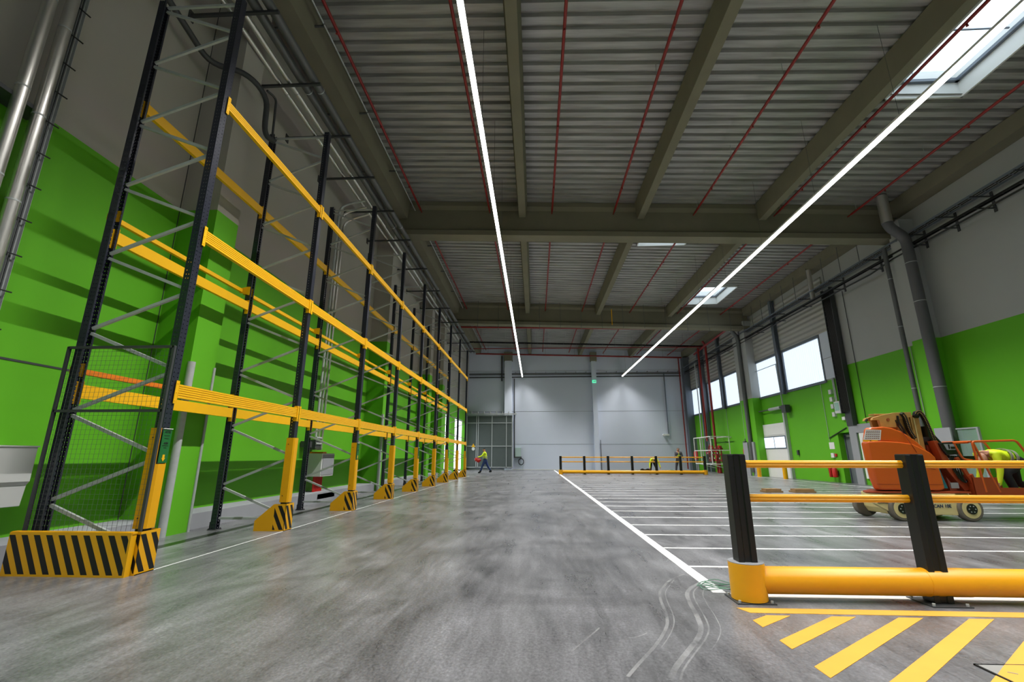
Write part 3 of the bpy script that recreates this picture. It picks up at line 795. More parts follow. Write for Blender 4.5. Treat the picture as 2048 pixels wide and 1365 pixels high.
# red mains across the hall
for y, za, zb, r, nm in ((29.0, 9.50, 9.08, .06, 'red sprinkler main crossing just behind the second roof girder'), (34.5, 9.30, 9.24, .035, 'red pipe crossing below the black cable tray near the far wall'), (40.15, 10.17, 9.62, .07, 'red sprinkler main crossing at the top of the far wall')):
    t = thing('sprinkler_main', nm, 'sprinkler pipe', (-5.3, y, za))
    m = MB().tube([(-5.3, y, za), (13.0, y, zb)], r, 14); m.build('pipe_body', M_RED, t)
    for i in range(7):
        xx = -4.2 + i * 2.6; zz = za + (zb - za) * (xx + 5.3) / 18.3; MB().tube([(xx, y, zz), (xx, y, zr(xx))], .007, 6).build('hanger_rod', M_GALVD, t)
# red pipe spur along the right wall at the far end and risers
pipe('sprinkler_branch', [(12.45, 29.0, 9.1), (12.75, 34.2, 9.15), (12.9, 36.6, 9.12)], .075, M_RED, 'thick red pipe running back from the second girder above the red risers', 'sprinkler pipe')
pipe('red_riser', [(12.62, 34.9, 2.2), (12.62, 34.9, 9.25)], .075, M_RED, 'left of the two thick red pipes rising from the mesh cage', 'sprinkler pipe')
pipe('red_riser', [(12.92, 34.15, 0), (12.92, 34.15, 9.3), (12.7, 34.1, 9.6)], .085, M_RED, 'right of the two thick red pipes rising from the mesh cage to the roof', 'sprinkler pipe', bend=.2)
pipe('red_riser', [(12.72, 40.15, .1), (12.72, 40.15, 9.6)], .05, M_RED, 'thin red pipe rising in the far right corner of the hall', 'sprinkler pipe')
pipe('grey_riser', [(12.72, 36.2, 0), (12.72, 36.2, 8.3)], .04, M_GALV, 'thin pale pipe rising left of the two thick red pipes', 'pipe')

# ================================================================== CABLE TRAYS
def ladder(name, label, p0, p1, w, mt_, across, rung=.4, cab=None, hang=None):
    """two side rails from p0 to p1, offset w along across, with rungs"""
    t = thing(name, label, 'cable tray', p0)
    p0, p1, ac = Vector(p0), Vector(p1), Vector(across); d = (p1 - p0); n = int(d.length / rung)
    MB().bar(p0, p1, .02, .06).bar(p0 + ac * w, p1 + ac * w, .02, .06).build('side_rails', mt_, t)
    m = MB()
    for i in range(n + 1):
        q = p0 + d * (i / n); m.bar(q, q + ac * w, .03, .015)
    m.build('rungs', mt_, t)['kind'] = 'stuff'
    if cab:
        m = MB()
        for j in range(cab): m.tube([p0 + ac * (w * (j + .7) / (cab + .4)) + Vector((0, 0, .03)), p1 + ac * (w * (j + .7) / (cab + .4)) + Vector((0, 0, .03))], .018, 6)
        m.build('cables', M_BLK, t)
    return t
ladder('cable_tray', 'upper wide cable tray bracketed along the right wall below the eave beam', (13.0, Y0, 8.66), (13.0, 40.2, 8.66), .32, M_STL, (1, 0, 0), cab=3)
ladder('cable_tray', 'lower black cable run bracketed along the right wall', (13.08, Y0, 8.28), (13.08, 40.2, 8.28), .12, M_BLK, (1, 0, 0), .6, cab=4)
o = MB().tube([(13.1, Y0, 8.10), (13.1, 9, 8.08), (13.1, 16, 8.12), (13.1, 17.2, 8.0), (13.1, 24, 8.1), (13.1, 40, 8.1)], .03, 8).build('black_cable', M_BLK, org=(13.1, Y0, 8.1)); tag(o, 'single thick black cable sagging below the trays on the right wall', 'cable')
b0 = None
for y in (9.5, 11.4, 12.7, 13.9, 15.1, 17.2, 19.4, 21.8, 24.2, 26.6, 29, 31.5, 34, 36.5):
    if b0 is None:
        b0 = thing('tray_bracket', 'small steel bracket arm under the right wall cable trays', 'bracket', (13.58, y, 8.6), 'bracket arms under the right wall cable trays')
        MB().box(12.95, 13.59, y - .02, y + .02, 8.585, 8.62).box(13.0, 13.59, y - .015, y + .015, 8.2, 8.235).box(13.57, 13.595, y - .04, y + .04, 8.1, 8.75).build('bracket_arms', M_DKG, b0)
    else: dup(b0, (13.58, y, 8.6))
t = ladder('suspended_tray', 'black cable tray hung across the hall near the far wall', (-5.3, 34.5, 9.88), (12.9, 34.5, 9.32), .25, M_BLK, (0, 1, 0), .5, cab=2)
for i in range(8):
    xx = -4.6 + i * 2.35; MB().tube([(xx, 34.6, 9.9 - (xx + 5.3) * .0308), (xx, 34.6, zr(xx))], .008, 6).build('hanger_rod', M_GALV, t)
ladder('wall_tray', 'upper grey cable ladder along the top of the far wall', (-5.9, 40.5, 8.36), (12.9, 40.5, 8.34), .08, M_GALVD, (0, 0, -1), .9)
ladder('wall_tray', 'lower grey cable ladder with cables along the far wall behind the light ends', (-5.9, 40.42, 8.02), (12.9, 40.42, 8.03), .1, M_DKG, (0, 1, 0), .6, cab=2)
m = MB()
for i in range(18):
    xx = -2.6 + i * .9
    if not -2.7 < xx < -2.0 and not 5 < xx < 5.6: m.box(xx - .012, xx + .012, 40.3, 40.58, 8.42, 8.48)
o = m.build('tray_bracket_row', M_GALVD, org=(5, 40.5, 8.4)); tag(o, 'row of small steel arms along the upper far wall cable ladder', 'bracket'); o['kind'] = 'stuff'
# drop wires in front of the second girder
b0 = None
for i in range(13):
    xx = -3.6 + i * 1.32
    if b0 is None:
        b0 = MB().tube([(xx, 27.9, 9.1), (xx, 27.9, 10.95)], .012, 6).build('drop_rod', M_GALVD, org=(xx, 27.9, 9.1)); tag(b0, 'thin steel drop rod hanging in front of the second roof girder', 'hanger rod', 'drop rods in front of the second girder')
    else:
        c = b0.copy(); COL.objects.link(c); c.location = (xx, 27.9, 8.95 if i < 10 else 8.7)
o = MB().box(4.95, 5.0, 28.1, 28.13, 9.25, 10.3).build('yellow_strap', M_YEL, org=(5, 28.1, 9.3)); tag(o, 'short yellow strap hanging on the second roof girder', 'strap')
b0 = None
for i in range(10):
    yy = 17.6 + i * 1.15
    if b0 is None:
        b0 = MB().tube([(13.08, yy, 8.7), (13.08, yy, 9.9)], .014, 6).build('drop_rod', M_GALVD, org=(13.08, yy, 9)); tag(b0, 'thin steel rod hanging from the right eave beam to the cable tray', 'hanger rod', 'drop rods along the right eave')
    else:
        c = b0.copy(); COL.objects.link(c); c.location = (13.08, yy, 9)
# short struts from the girder
for (x, y, z) in ((11.9, 29.3, 8.9),): pass

# ================================================================== RIGHT WALL
pipe('downpipe', [(13.0, 15.2, .9), (13.0, 15.2, 8.55), (12.5, 15.2, 9.0), (12.5, 15.2, 10.2)], .165, mat('pvc_grey', (84, 84, 87), .5, 0), 'thick grey rainwater pipe coming down beside the right wall pillar behind the lift', 'downpipe', bend=.22, n=22, rings=[((13.0, 15.2, z), (0, 0, 1)) for z in (3.3, 6.2, 7.6)])
o = MB().cyl((12.5, 15.2, 9.65), (0, 0, 1), .17, 1.05, 24).build('rain_hopper', M_SILV, org=(12.5, 15.2, 9.2)); tag(o, 'shiny metal drain sleeve at the roof corner above the thick grey pipe', 'drain pipe')
pipe('downpipe', [(13.0, 16.2, .2), (13.0, 16.2, 8.6)], .075, M_GALVD, 'thinner grey pipe on the far side of the near right wall pillar', 'downpipe', rings=[((13.0, 16.2, z), (0, 0, 1)) for z in (3.4, 5.6, 7.4)])
pipe('downpipe', [(13.0, 28.87, .2), (13.0, 28.87, 8.5), (12.6, 28.7, 8.9), (12.6, 28.7, 9.8)], .12, M_GALVD, 'grey rainwater pipe beside the pillar left of the dock door', 'downpipe', bend=.2)
o = MB().cyl((12.6, 28.7, 9.35), (0, 0, 1), .14, .9, 20).build('rain_hopper', M_SILV, org=(12.6, 28.7, 9)); tag(o, 'shiny metal drain sleeve at the right end of the second roof girder', 'drain pipe')
o = MB().tube([(13.1, 20.9, 8.3), (13.1, 20.9, 9.75)], .1, 16).build('drain_pipe', M_SILV, org=(13.1, 20.9, 8.3)); tag(o, 'short shiny pipe above the black vertical cable bundle on the right wall', 'drain pipe')
# black vertical cable bundle
t = thing('cable_riser', 'dark ladder packed with black cables running down the right wall beside the windows', 'cable tray', (13.4, 20.4, 3))
MB().box(13.5, 13.56, 20.12, 20.72, 2.4, 8.6).box(13.36, 13.5, 20.7, 20.73, 2.95, 8.6).box(13.36, 13.5, 20.11, 20.14, 2.4, 8.6).build('ladder_back', M_DKG, t)
s = MB()
for i in range(8): s.tube([(13.43, 20.22 + i * .062, 3.0), (13.43, 20.22 + i * .062, 8.5)], .03, 8)
s.build('cables', M_BLK, t)
s = MB()
for i in range(22): s.box(13.38, 13.5, 20.68, 20.76, 3.1 + i * .25, 3.13 + i * .25)
s.build('rungs', M_GALVD, t)
def on_wall(name, label, cat, mt_, y0, y1, z0, z1, d=.06, bev=.004, x=X1):
    o = MB().box(x - d, x - .001, y0, y1, z0, z1).build(name, mt_, org=(x, (y0 + y1) / 2, z0), bevel=bev); return tag(o, label, cat)
for i, z in enumerate((4.0, 3.66, 3.34, 2.98)):
    on_wall('switch_box', '%s small white box in the column of four left of the black cable riser' % ('topmost', 'second', 'third', 'lowest')[i], 'electrical box', M_LGT, 21.42, 21.6, z - .1, z + .1, .1)
t = thing('distribution_box', 'pale green-grey electrical enclosure beside the black cable riser', 'electrical box', (13.5, 20.95, 3.0))
MB().box(13.36, 13.6, 20.76, 21.14, 2.98, 3.5).build('box_body', M_LGT, t, bevel=.01); MB().box(13.35, 13.36, 20.8, 21.1, 3.1, 3.45).build('box_window', mat('smoked_green', (150, 186, 172), .2), t)
on_wall('socket_outlet', 'small white socket under the pale green enclosure', 'socket', M_WHT, 20.78, 20.98, 2.68, 2.82, .1)
for i, yy in enumerate((21.25, 21.17)):
    o = MB().tube([(13.55, yy, 3.0), (13.55, yy, 4.6)], .025, 8).build('conduit', M_GALV, org=(13.55, yy, 3)); tag(o, ('left', 'right') [i] + ' of the two short conduits above the pale green enclosure', 'conduit')
for i, (yy, za, zb, lab) in enumerate(((22.2, 1.8, 4.55, 'thin conduit coming down the green wall between the dock door and the dark door'), (16.7, 2.2, 5.0, 'thin conduit down the green wall behind the lift mast'), (29.7, 2.0, 4.5, 'thin conduit down to the valve by the hose reel'), (33.3, 2.0, 4.5, 'thin conduit on the far green wall above the mesh cage'), (19.6, 2.4, 8.2, 'thin black cable down the right wall beside the dark cable riser'))):
    x = 13.09 if i == 2 else 13.57
    o = MB().tube([(x, yy, za), (x, yy, zb)], .012, 8).build('conduit', M_GALV if i < 4 else M_BLK, org=(x, yy, za)); tag(o, lab, 'conduit')
o = MB().bar((13.57, 22.2, 1.95), (13.57, 20.9, 2.35), .03, .03).build('door_conduit', M_BLK, org=(13.57, 22, 2)); tag(o, 'thin black conduit over the dark doorway', 'conduit')
# dark personnel door in its recess
d = MB().box(13.88, 13.92, 20.82, 21.62, 0, 2.1).build('door_1', mat('door_grey', (104, 110, 114), .5), kind='structure')
MB().box(13.84, 13.88, 21.55, 21.6, 0, 2.1).box(13.84, 13.88, 20.8, 20.85, 0, 2.1).box(13.84, 13.88, 20.85, 21.55, 2.05, 2.1).build('door_frame', M_STL, d)
MB().cyl((13.86, 21.0, 1.05), (1, 0, 0), .02, .05, 10).box(13.83, 13.85, 20.98, 21.12, 1.04, 1.06).build('door_handle', M_GALV, d)
MB().box(13.83, 13.87, 21.05, 21.4, 1.98, 2.04).build('door_closer', M_GALV, d)
# grey steel impact frame right of the door with white panel
t = thing('impact_frame', 'grey steel impact frame with a white panel beside the dark doorway', 'guard frame', (13.5, 19.8, 0))
MB().box(13.52, 13.59, 20.27, 20.7, 0, 2.95).box(13.52, 13.59, 18.9, 20.27, 2.1, 2.45).box(13.52, 13.59, 18.6, 18.9, 0, 2.45).build('frame_posts', M_GRY, t)
MB().box(13.54, 13.58, 18.9, 20.15, .25, 2.1).build('white_panel', M_WHT, t)
MB().cyl((13.51, 19.95, 1.25), (1, 0, 0), .04, .03, 12).build('latch', M_GALVD, t)
# dock door
d = MB().box(13.5, 13.57, 25.72, 28.28, 0, 2.93).build('door_2', M_WHT, kind='structure')
MB().box(13.49, 13.5, 25.8, 28.2, .6, .61).box(13.49, 13.5, 25.8, 28.2, 2.3, 2.31).build('panel_joint', M_GRY, d)
w = MB().box(13.48, 13.5, 25.8, 28.2, 1.54, 2.24).build('window_strip', M_STL, d)
MB().box(13.47, 13.482, 25.88, 26.97, 1.6, 2.18).box(13.47, 13.482, 27.05, 28.12, 1.6, 2.18).build('pane', M_PANE, w)
MB().box(13.44, 13.6, 25.56, 25.7, 0, 3.6).box(13.44, 13.6, 28.3, 28.44, 0, 3.6).build('guide_rail', M_GALV, d)
MB().tube([(13.5, 25.6, 3.6), (13.5, 25.75, 6.15), (13.5, 28.6, 6.15), (13.5, 28.45, 3.6)], .03, 8).build('upper_track', M_GALV, d)
MB().tube([(13.4, 25.2, 3.72), (13.4, 28.6, 3.72)], .035, 10).build('spring_shaft', M_GALVD, d)
MB().tube([(13.4, 25.7, 3.72), (13.4, 26.9, 3.72)], .09, 12).build('torsion_spring', M_GALV, d)
MB().box(13.25, 13.5, 24.95, 25.35, 3.4, 3.8).build('door_motor', M_DKG, d)
for i, (x, y) in enumerate(((12.7, 27.6), (12.85, 25.1))):
    o = MB().tube([(x, y, 0), (x, y, .82), (x, y, .86)], [.11, .11, .06], 20).build('bollard', M_YEL2, org=(x, y, 0)); tag(o, ('left', 'right')[i] + ' of the two yellow bollards guarding the white dock door', 'bollard', 'bollards at the dock door')
on_wall('door_control', 'small dark control box right of the white dock door', 'switch', M_DKG, 24.85, 24.98, 1.2, 1.45, .08)
on_wall('notice_sheet', 'white paper notice on the green wall left of the dark doorway', 'notice', M_WHT, 21.95, 22.32, 1.46, 1.76, .01, 0)
on_wall('call_point_box', 'small white box above the fire extinguishers', 'box', M_WHT, 22.0, 22.2, 1.08, 1.28, .08)
on_wall('alarm_call_point', 'small red alarm call point beside the white box above the extinguishers', 'alarm', M_REDB, 21.86, 21.97, 1.13, 1.25, .05)
for i, (y, r, h, lab) in enumerate(((22.3, .07, .5, 'taller narrow red fire extinguisher, left of the pair on the green wall'), (22.0, .11, .42, 'stouter red fire extinguisher, right of the pair beside the dark doorway'))):
    t = thing('fire_extinguisher', lab, 'fire extinguisher', (13.45, y, .25))
    MB().tube([(13.45, y, .22), (13.45, y, .24), (13.45, y, .2 + h * .9), (13.45, y, .26 + h)], [r * .8, r, r, .03], 18).build('cylinder_body', M_REDB, t)
    MB().box(13.43, 13.47, y - .06, y + .03, .27 + h, .31 + h).tube([(13.45, y + .02, .29 + h), (13.4, y + r, .2 + h), (13.42, y + r * .9, .35)], .012, 8).build('valve_hose', M_BLK, t)
    MB().box(13.55, 13.6, y - .03, y + .03, .3, .5).build('wall_hook', M_DKG, t)
# hose reel on the pillar
t = thing('hose_reel', 'red fire hose reel on the green wall left of the dock door pillars', 'hose reel', (13.35, 30.35, 1.45))
MB().cyl((13.28, 30.35, 1.45), (1, -.0, 0), .3, .03, 28).cyl((13.5, 30.35, 1.45), (1, 0, 0), .3, .03, 28).build('reel_disc', M_REDB, t)
MB().cyl((13.39, 30.35, 1.45), (1, 0, 0), .26, .18, 24).build('hose_coil', M_BLK, t)
MB().cyl((13.25, 30.35, 1.45), (1, 0, 0), .07, .04, 16).build('reel_hub', M_WHT, t)
MB().box(13.5, 13.598, 30.3, 30.4, 1.4, 1.5).tube([(13.4, 30.35, 1.45), (13.42, 30.1, 1.2), (13.45, 30.1, .9)], .02, 8).build('reel_bracket', M_BLK, t)
o = MB().box(12.97, 13.1, 29.6, 29.85, 1.98, 2.05).tube([(13.05, 29.7, 2.0), (13.05, 29.7, 2.2)], .02, 8).build('valve_block', M_GALVD, org=(13.05, 29.7, 2)); tag(o, 'small grey valve on the pillar above the hose reel', 'valve')
for i, (a, b) in enumerate(((29.35, 29.95), (28.5, 28.95))):
    o = MB().box(13.0, 13.1, a, b, 0, 1.97).build('steel_guard', M_GRY, org=(13.05, a, 0)); tag(o, 'grey steel cladding plate at the foot of the %s dock door pillar' % ('left', 'right')[i], 'guard plate')
# grey protective box around the thick downpipe
t = thing('pipe_guard', 'grey steel protective box around the foot of the thick downpipe behind the lift', 'guard', (12.95, 14.9, 0))
MB().box(12.7, 13.5, 15.36, 15.42, 0, 2.0).box(12.7, 12.74, 14.85, 15.36, 0, 2.0).box(13.0, 13.1, 15.3, 15.42, 2.0, 2.5).build('guard_plate', M_GRY, t)
t = thing('clear_screen', 'framed pale see-through screen on the green wall right of the grey pipe guard', 'screen', (12.9, 14.5, 0))
mgl, N_, L_, P_ = _mat('tinted_screen'); P_.inputs['Base Color'].default_value = (.3, .42, .38, 1); P_.inputs['Alpha'].default_value = .42; P_.inputs['Roughness'].default_value = .6; P_.inputs['Specular IOR Level'].default_value = .2
MB().box(12.88, 12.9, 14.18, 14.82, .4, 1.95).build('screen_sheet', mgl, t)
MB().box(12.86, 12.92, 14.12, 14.18, 0, 1.97).box(12.86, 12.92, 14.18, 14.82, .36, .4).box(12.86, 12.92, 14.18, 14.84, 1.93, 1.97).build('screen_frame', M_GRY, t)

# sprinkler valve cage in the far right corner
t = thing('valve_cage', 'white framed wire cage full of red sprinkler valves by the far right wall', 'cage', (11.95, 34.2, 0))
w = .05
cx0, cx1, cy0, cy1, cz0, cz1 = 12.0, 13.25, 32.6, 35.9, .62, 2.46
m = MB()
for x in (cx0, cx1):
    for z in (cz0, (cz0 + cz1) / 2, cz1): m.bar((x, cy0, z), (x, cy1, z), w, w)
    for y in (cy0, cy1): m.bar((x, y, cz0), (x, y, cz1), w, w)
for y in (cy0, cy1):
    for z in (cz0, (cz0 + cz1) / 2, cz1): m.bar((cx0, y, z), (cx1, y, z), w, w)
m.bar((cx0, 34.6, cz0), (cx0, 34.6, cz1), w, w)
m.bar((cx0, 33.2, cz0), (13.58, 33.2, .2), w, w); m.bar((cx0, 35.3, cz0), (13.58, 35.3, .2), w, w)
m.box(cx1, 13.6, 33.0, 33.06, 2.4, 2.46).box(cx1, 13.6, 35.4, 35.46, 2.4, 2.46)
m.build('cage_frame', M_WHT, t)
m = MB()
for i in range(1, 33): m.box(cx0 - .003, cx0 + .003, cy0 + i * .1 - .003, cy0 + i * .1 + .003, cz0, cz1)
for i in range(1, 12): m.box(cx0 + i * .1 - .003, cx0 + i * .1 + .003, cy0 - .003, cy0 + .003, cz0, cz1)
for i in range(1, 18):
    m.box(cx0 - .003, cx0 + .003, cy0, cy1, cz0 + i * .1 - .003, cz0 + i * .1 + .003)
    m.box(cx0, cx1, cy0 - .003, cy0 + .003, cz0 + i * .1 - .003, cz0 + i * .1 + .003)
m.build('cage_mesh', M_GALVD, t)
t2 = thing('sprinkler_valves', 'cluster of red sprinkler valves and pipes inside the white framed cage', 'valves', (12.9, 34, 0))
m = MB()
for z in (.85, 1.25, 1.65): m.tube([(12.85, 32.9, z), (12.85, 35.3, z)], .06, 10)
for y in (33.0, 33.5, 33.8, 34.5, 35.0, 35.3): m.tube([(12.8, y, .75), (12.8, y, 1.85)], .05, 10)
m.build('manifold', M_RED, t2)
m = MB(); rnd = random.Random(3)
for i in range(16):
    y = 32.9 + rnd.random() * 2.4; z = .85 + rnd.random() * 1.1
    m.cyl((12.65, y, z), (1, 0, 0), .1, .06, 14).tube([(12.65, y, z), (12.85, y, z)], .03, 8)
m.build('valve_wheels', M_REDB, t2)
m = MB()
for i in range(8):
    y = 32.9 + i * .3; z = 1.0 + (i % 3) * .35
    m.cyl((12.6, y, z), (1, 0, 0), .05, .03, 12)
m.build('gauges', M_WHT, t2)
MB().tube([(12.85, 33.6, 0), (12.85, 33.6, .8)], [.12, .06], 10).build('floor_outlet', M_RED, t2)
for i, y in enumerate((36.9, 37.25)):
    t = thing('fire_extinguisher', ('left', 'right')[1 - i] + ' of the two red extinguishers in the far right corner beside the valve cage', 'fire extinguisher', (12.5, y, .5))
    MB().tube([(12.45, y, .9), (12.45, y, 1.45), (12.45, y, 1.55)], [.1, .1, .03], 14).build('cylinder_body', M_REDB, t)
    MB().box(12.4, 12.5, y - .05, y + .05, 1.5, 1.6).build('valve_hose', M_BLK, t)
    MB().box(12.46, 12.52, y - .04, y + .04, 0, 1.3).build('stand_post', M_GRY, t)

# ================================================================== FAR WALL
t = thing('sliding_grille', 'dark grey sliding mesh gate on the far wall behind the walking worker', 'gate', (-4.1, 40.3, 0))
ya = 40.12
MB().box(-6.0, -1.98, ya, ya + .03, .18, 4.6).build('gate_sheet', mat('gate_grey', (84, 92, 90), .6, .2), t)
m = MB()
for x in (-5.95, -5.1, -4.95, -3.75, -2.5, -2.0): m.box(x - .03, x + .03, ya - .05, ya, .18, 4.6)
for z in (.22, 1.98, 3.95, 4.58): m.box(-6.0, -1.98, ya - .05, ya, z - .03, z + .03)
m.build('gate_frame', M_GALV, t)
m = MB().box(-6.0, -1.6, ya - .14, ya - .04, 4.66, 4.76)
for i in range(8): m.box(-5.6 + i * .55, -5.55 + i * .55, ya - .1, ya + .45, 4.74, 4.95)
m.build('gate_rail', M_GALV, t)
o = MB().cyl((-5.35, ya - .06, 1.75), (0, 1, 0), .14, .02, 20).build('warning_disc', M_WHT, org=(-5.35, ya, 1.7)); tag(o, 'small white round sign on the grey sliding gate', 'sign')
o = MB().prism([(-5.52, 1.9), (-5.18, 1.9), (-5.35, 2.2)], 'y', ya - .07, ya - .05).build('warning_triangle', M_YEL, org=(-5.35, ya, 1.9)); tag(o, 'small yellow triangular warning sign on the grey sliding gate', 'sign')
t = thing('exit_sign', 'small green glowing exit sign high on the far wall pilaster', 'sign', (5.25, 40.1, 7.55))
MB().box(5.08, 5.42, 40.1, 40.2, 7.44, 7.66).build('sign_case', M_GLW, t)
MB().prism([(5.13, 7.53), (5.24, 7.53), (5.24, 7.48), (5.33, 7.55), (5.24, 7.62), (5.24, 7.57), (5.13, 7.57)], 'y', 40.09, 40.1).box(5.34, 5.39, 40.09, 40.1, 7.48, 7.62).build('sign_arrow', M_WHT, t)
def cond(x, y, z0, z1, r, lab, mt_=M_GALVD):
    o = MB().tube([(x, y, z0), (x, y, z1)], r, 8).build('conduit', mt_, org=(x, y, z0)); tag(o, lab, 'conduit')
cond(-1.82, 40.5, 1.0, 7.9, .045, 'dark vertical conduit on the far wall right of the grey gate', M_DKG)
cond(-2.95, 40.5, 7.7, 10, .06, 'short dark pipe at the top of the far wall left of the first pilaster', M_DKG)
cond(11.45, 40.5, 2.95, 8.3, .05, 'grey vertical conduit on the right part of the far wall', M_STL)
cond(5.62, 40.5, 0, 2.5, .03, 'short conduit at the foot of the far wall beside the middle pilaster', M_GALVD)
t = thing('far_wall_box', 'pale electrical box on the far wall right of the grey gate', 'electrical box', (-1.45, 40.5, 1.2))
MB().box(-1.75, -1.25, 40.35, 40.6, 1.1, 1.85).build('box_body', mat('pale_green_box', (176, 196, 190), .4), t); MB().box(-1.85, -1.2, 40.3, 40.6, 1.0, 1.1).build('box_shelf', M_DKG, t)
s = MB(); s.tube([(-1.25 + .22 * math.cos(a), 40.5, .68 + .26 * math.sin(a)) for a in [i * pi / 8 for i in range(17)]], .035, 8)
o = s.build('cable_coil', M_BLK, org=(-1.25, 40.5, .7)); tag(o, 'coiled black cable hanging under the pale box on the far wall', 'cable')
t = thing('wall_fan', 'small white wall camera bracket on the right part of the far wall', 'bracket', (11.3, 40.4, 2.9))
MB().box(11.0, 11.5, 40.45, 40.6, 2.85, 3.0).build('bracket_arm', M_WHT, t); MB().cyl((11.0, 40.35, 2.9), (0, 1, 0), .1, .2, 12).build('bracket_head', M_WHT, t)

# items outside the loading opening
MB().box(-30, X0 - .3, 25, 46, -.02, .0).build('ground_outside', mat('bright_yard', (205, 205, 200), .9), kind='structure')
for i, (x, y) in enumerate(((-7.2, 35.4), (-7.0, 37.6))):
    t = thing('traffic_barrier', 'red and white striped barrier board outside the loading opening, %s one' % ('nearer', 'further')[i], 'barrier', (x, y, 0))
    for j in range(6): MB().box(x, x + .04, y + j * .3, y + j * .3 + .3, .7, .95).build('board_stripe', M_REDB if j % 2 else M_WHT, t)
    MB().box(x, x + .05, y + .1, y + .16, 0, .95).box(x, x + .05, y + 1.6, y + 1.66, 0, .95).build('board_leg', M_DKG, t)

# two loose timber pallets on the floor
for i, (x0, x1, y) in enumerate(((7.4, 7.95, 15.8), (8.3, 8.95, 15.75))):
    o = MB().box(x0, x1, y, y + .4, .0, .05).box(x0 + .03, x1 - .03, y + .05, y + .35, .05, .11).build('timber_board', M_WOOD, org=(x0, y, 0)); tag(o, ('left', 'right')[i] + ' of the two flat wooden boards lying on the hall floor', 'board')

# ================================================================== PEDESTRIAN BARRIERS
def post_mesh(h=1.145, w=.15, d=.12):
    p = [(-w / 2, -d / 2), (-.03, -d / 2), (-.022, -d / 2 + .012), (.022, -d / 2 + .012), (.03, -d / 2), (w / 2, -d / 2), (w / 2, d / 2), (.03, d / 2), (.022, d / 2 - .012), (-.022, d / 2 - .012), (-.03, d / 2), (-w / 2, d / 2)]
    return MB().prism(p, 'z', .01, h)
def rail_mesh(L):
    r = .032; pr = []
    for i in range(20):
        a = 2 * pi * i / 20; y, z = math.cos(a) * .022, math.sin(a) * r
        if abs(math.sin(a)) < .25: y *= .72
        pr.append((y, z))
    return MB().prism(pr, 'x', 0, L, smooth=True)
def barrier(name, label, xs, y, endcaps, near):
    t = thing(name, label, 'safety barrier', (xs[0], y, 0))
    ps = post_mesh().build('post', M_BLK, t, org=(0, 0, 0), bevel=.004); ps.location = (0, 0, 0)
    for x in xs[1:]:
        c = ps.copy(); COL.objects.link(c); c.parent = t; c.location = (x - xs[0], 0, 0)
    cap = MB().box(-.07, .07, -.055, .055, 1.145, 1.15).build('post_cap', M_DKG, ps, org=(0, 0, 0)); cap.location = (0, 0, 0)
    for x in xs[1:]:
        c = cap.copy(); COL.objects.link(c); c.parent = [o for o in t.children if o.name.startswith('post.') and abs(o.location.x - (x - xs[0])) < .01][0]
    L = xs[1] - xs[0] - .15; r0 = None
    for a, b in zip(xs, xs[1:]):
        for z in (1.066, .786):
            if r0 is None: r0 = rail_mesh(L).build('rail', M_YELP, t, org=(0, 0, 0)); r0.location = (a + .075 - xs[0], 0, z); continue
            c = r0.copy(); COL.objects.link(c); c.parent = t; c.location = (a + .075 - xs[0], 0, z)
    MB().tube([(xs[0], y, .15), (xs[-1], y, .15)], .102, 32).build('kick_rail', M_YELP, t)
    for x in xs[1:-1] if not near else xs[1:]: MB().tube([(x - .09, y, .15), (x + .24, y, .15)], .1045, 32).build('joint_sleeve', M_YELP, t)
    for i, x in enumerate(xs):
        if i in endcaps:
            MB().tube([(x, y, .012), (x, y, .285)], .137, 32).build('end_cap', M_YELP, t)
            MB().cyl((x, y, .288), (0, 0, 1), .136, .006, 32).build('end_cap_lid', M_GRY, t)
        bp = MB().box(x - .15, x + .15, y - .135, y + .135, 0, .008).build('base_plate', M_DKG, t)
        m = MB()
        for sx in (-1, 1):
            for sy in (-1, 1): m.cyl((x + sx * .125, y + sy * .11, .016), (0, 0, 1), .011, .018, 8)
        m.build('anchor_bolt', M_GALV, bp)
    return t
barrier('safety_barrier', 'near black and yellow safety barrier with fat kick tube in the right foreground', [1.725 + 1.47 * k for k in range(5)], 4.19, (0,), True)
barrier('safety_barrier', 'far black and yellow safety barrier across the bays in front of the far wall', [1.62 + 1.53 * k for k in range(7)], 30.7, (0, 6), False)
# coil of thin green cable by the first post
s = MB(); rnd = random.Random(5)
for k in range(4):
    cx, cy = 1.60 + rnd.uniform(-.02, .02), 4.50 + rnd.uniform(-.02, .02); ra, rb = .15 + rnd.uniform(-.02, .02), .09
    s.tube([(cx + ra * math.cos(a), cy + rb * math.sin(a), .012 + .01 * k + .01 * math.sin(3 * a + k)) for a in [i * 2 * pi / 28 for i in range(29)]], .0035, 6)
o = s.build('cable_coil', mat('green_cable', (96, 136, 116), .5), org=(1.6, 4.5, 0)); tag(o, 'loose coil of thin pale green cable on the floor at the near barrier post', 'cable')

# ================================================================== MAST LIFT
LY = 9.5
def px_(u, v, Y=9.1):   # measured at the lift's near side
    return u, v
lift = thing('mast_lift', 'orange and cream self-propelled mast lift behind the near yellow barrier', 'aerial lift', (7.0, LY, 0))
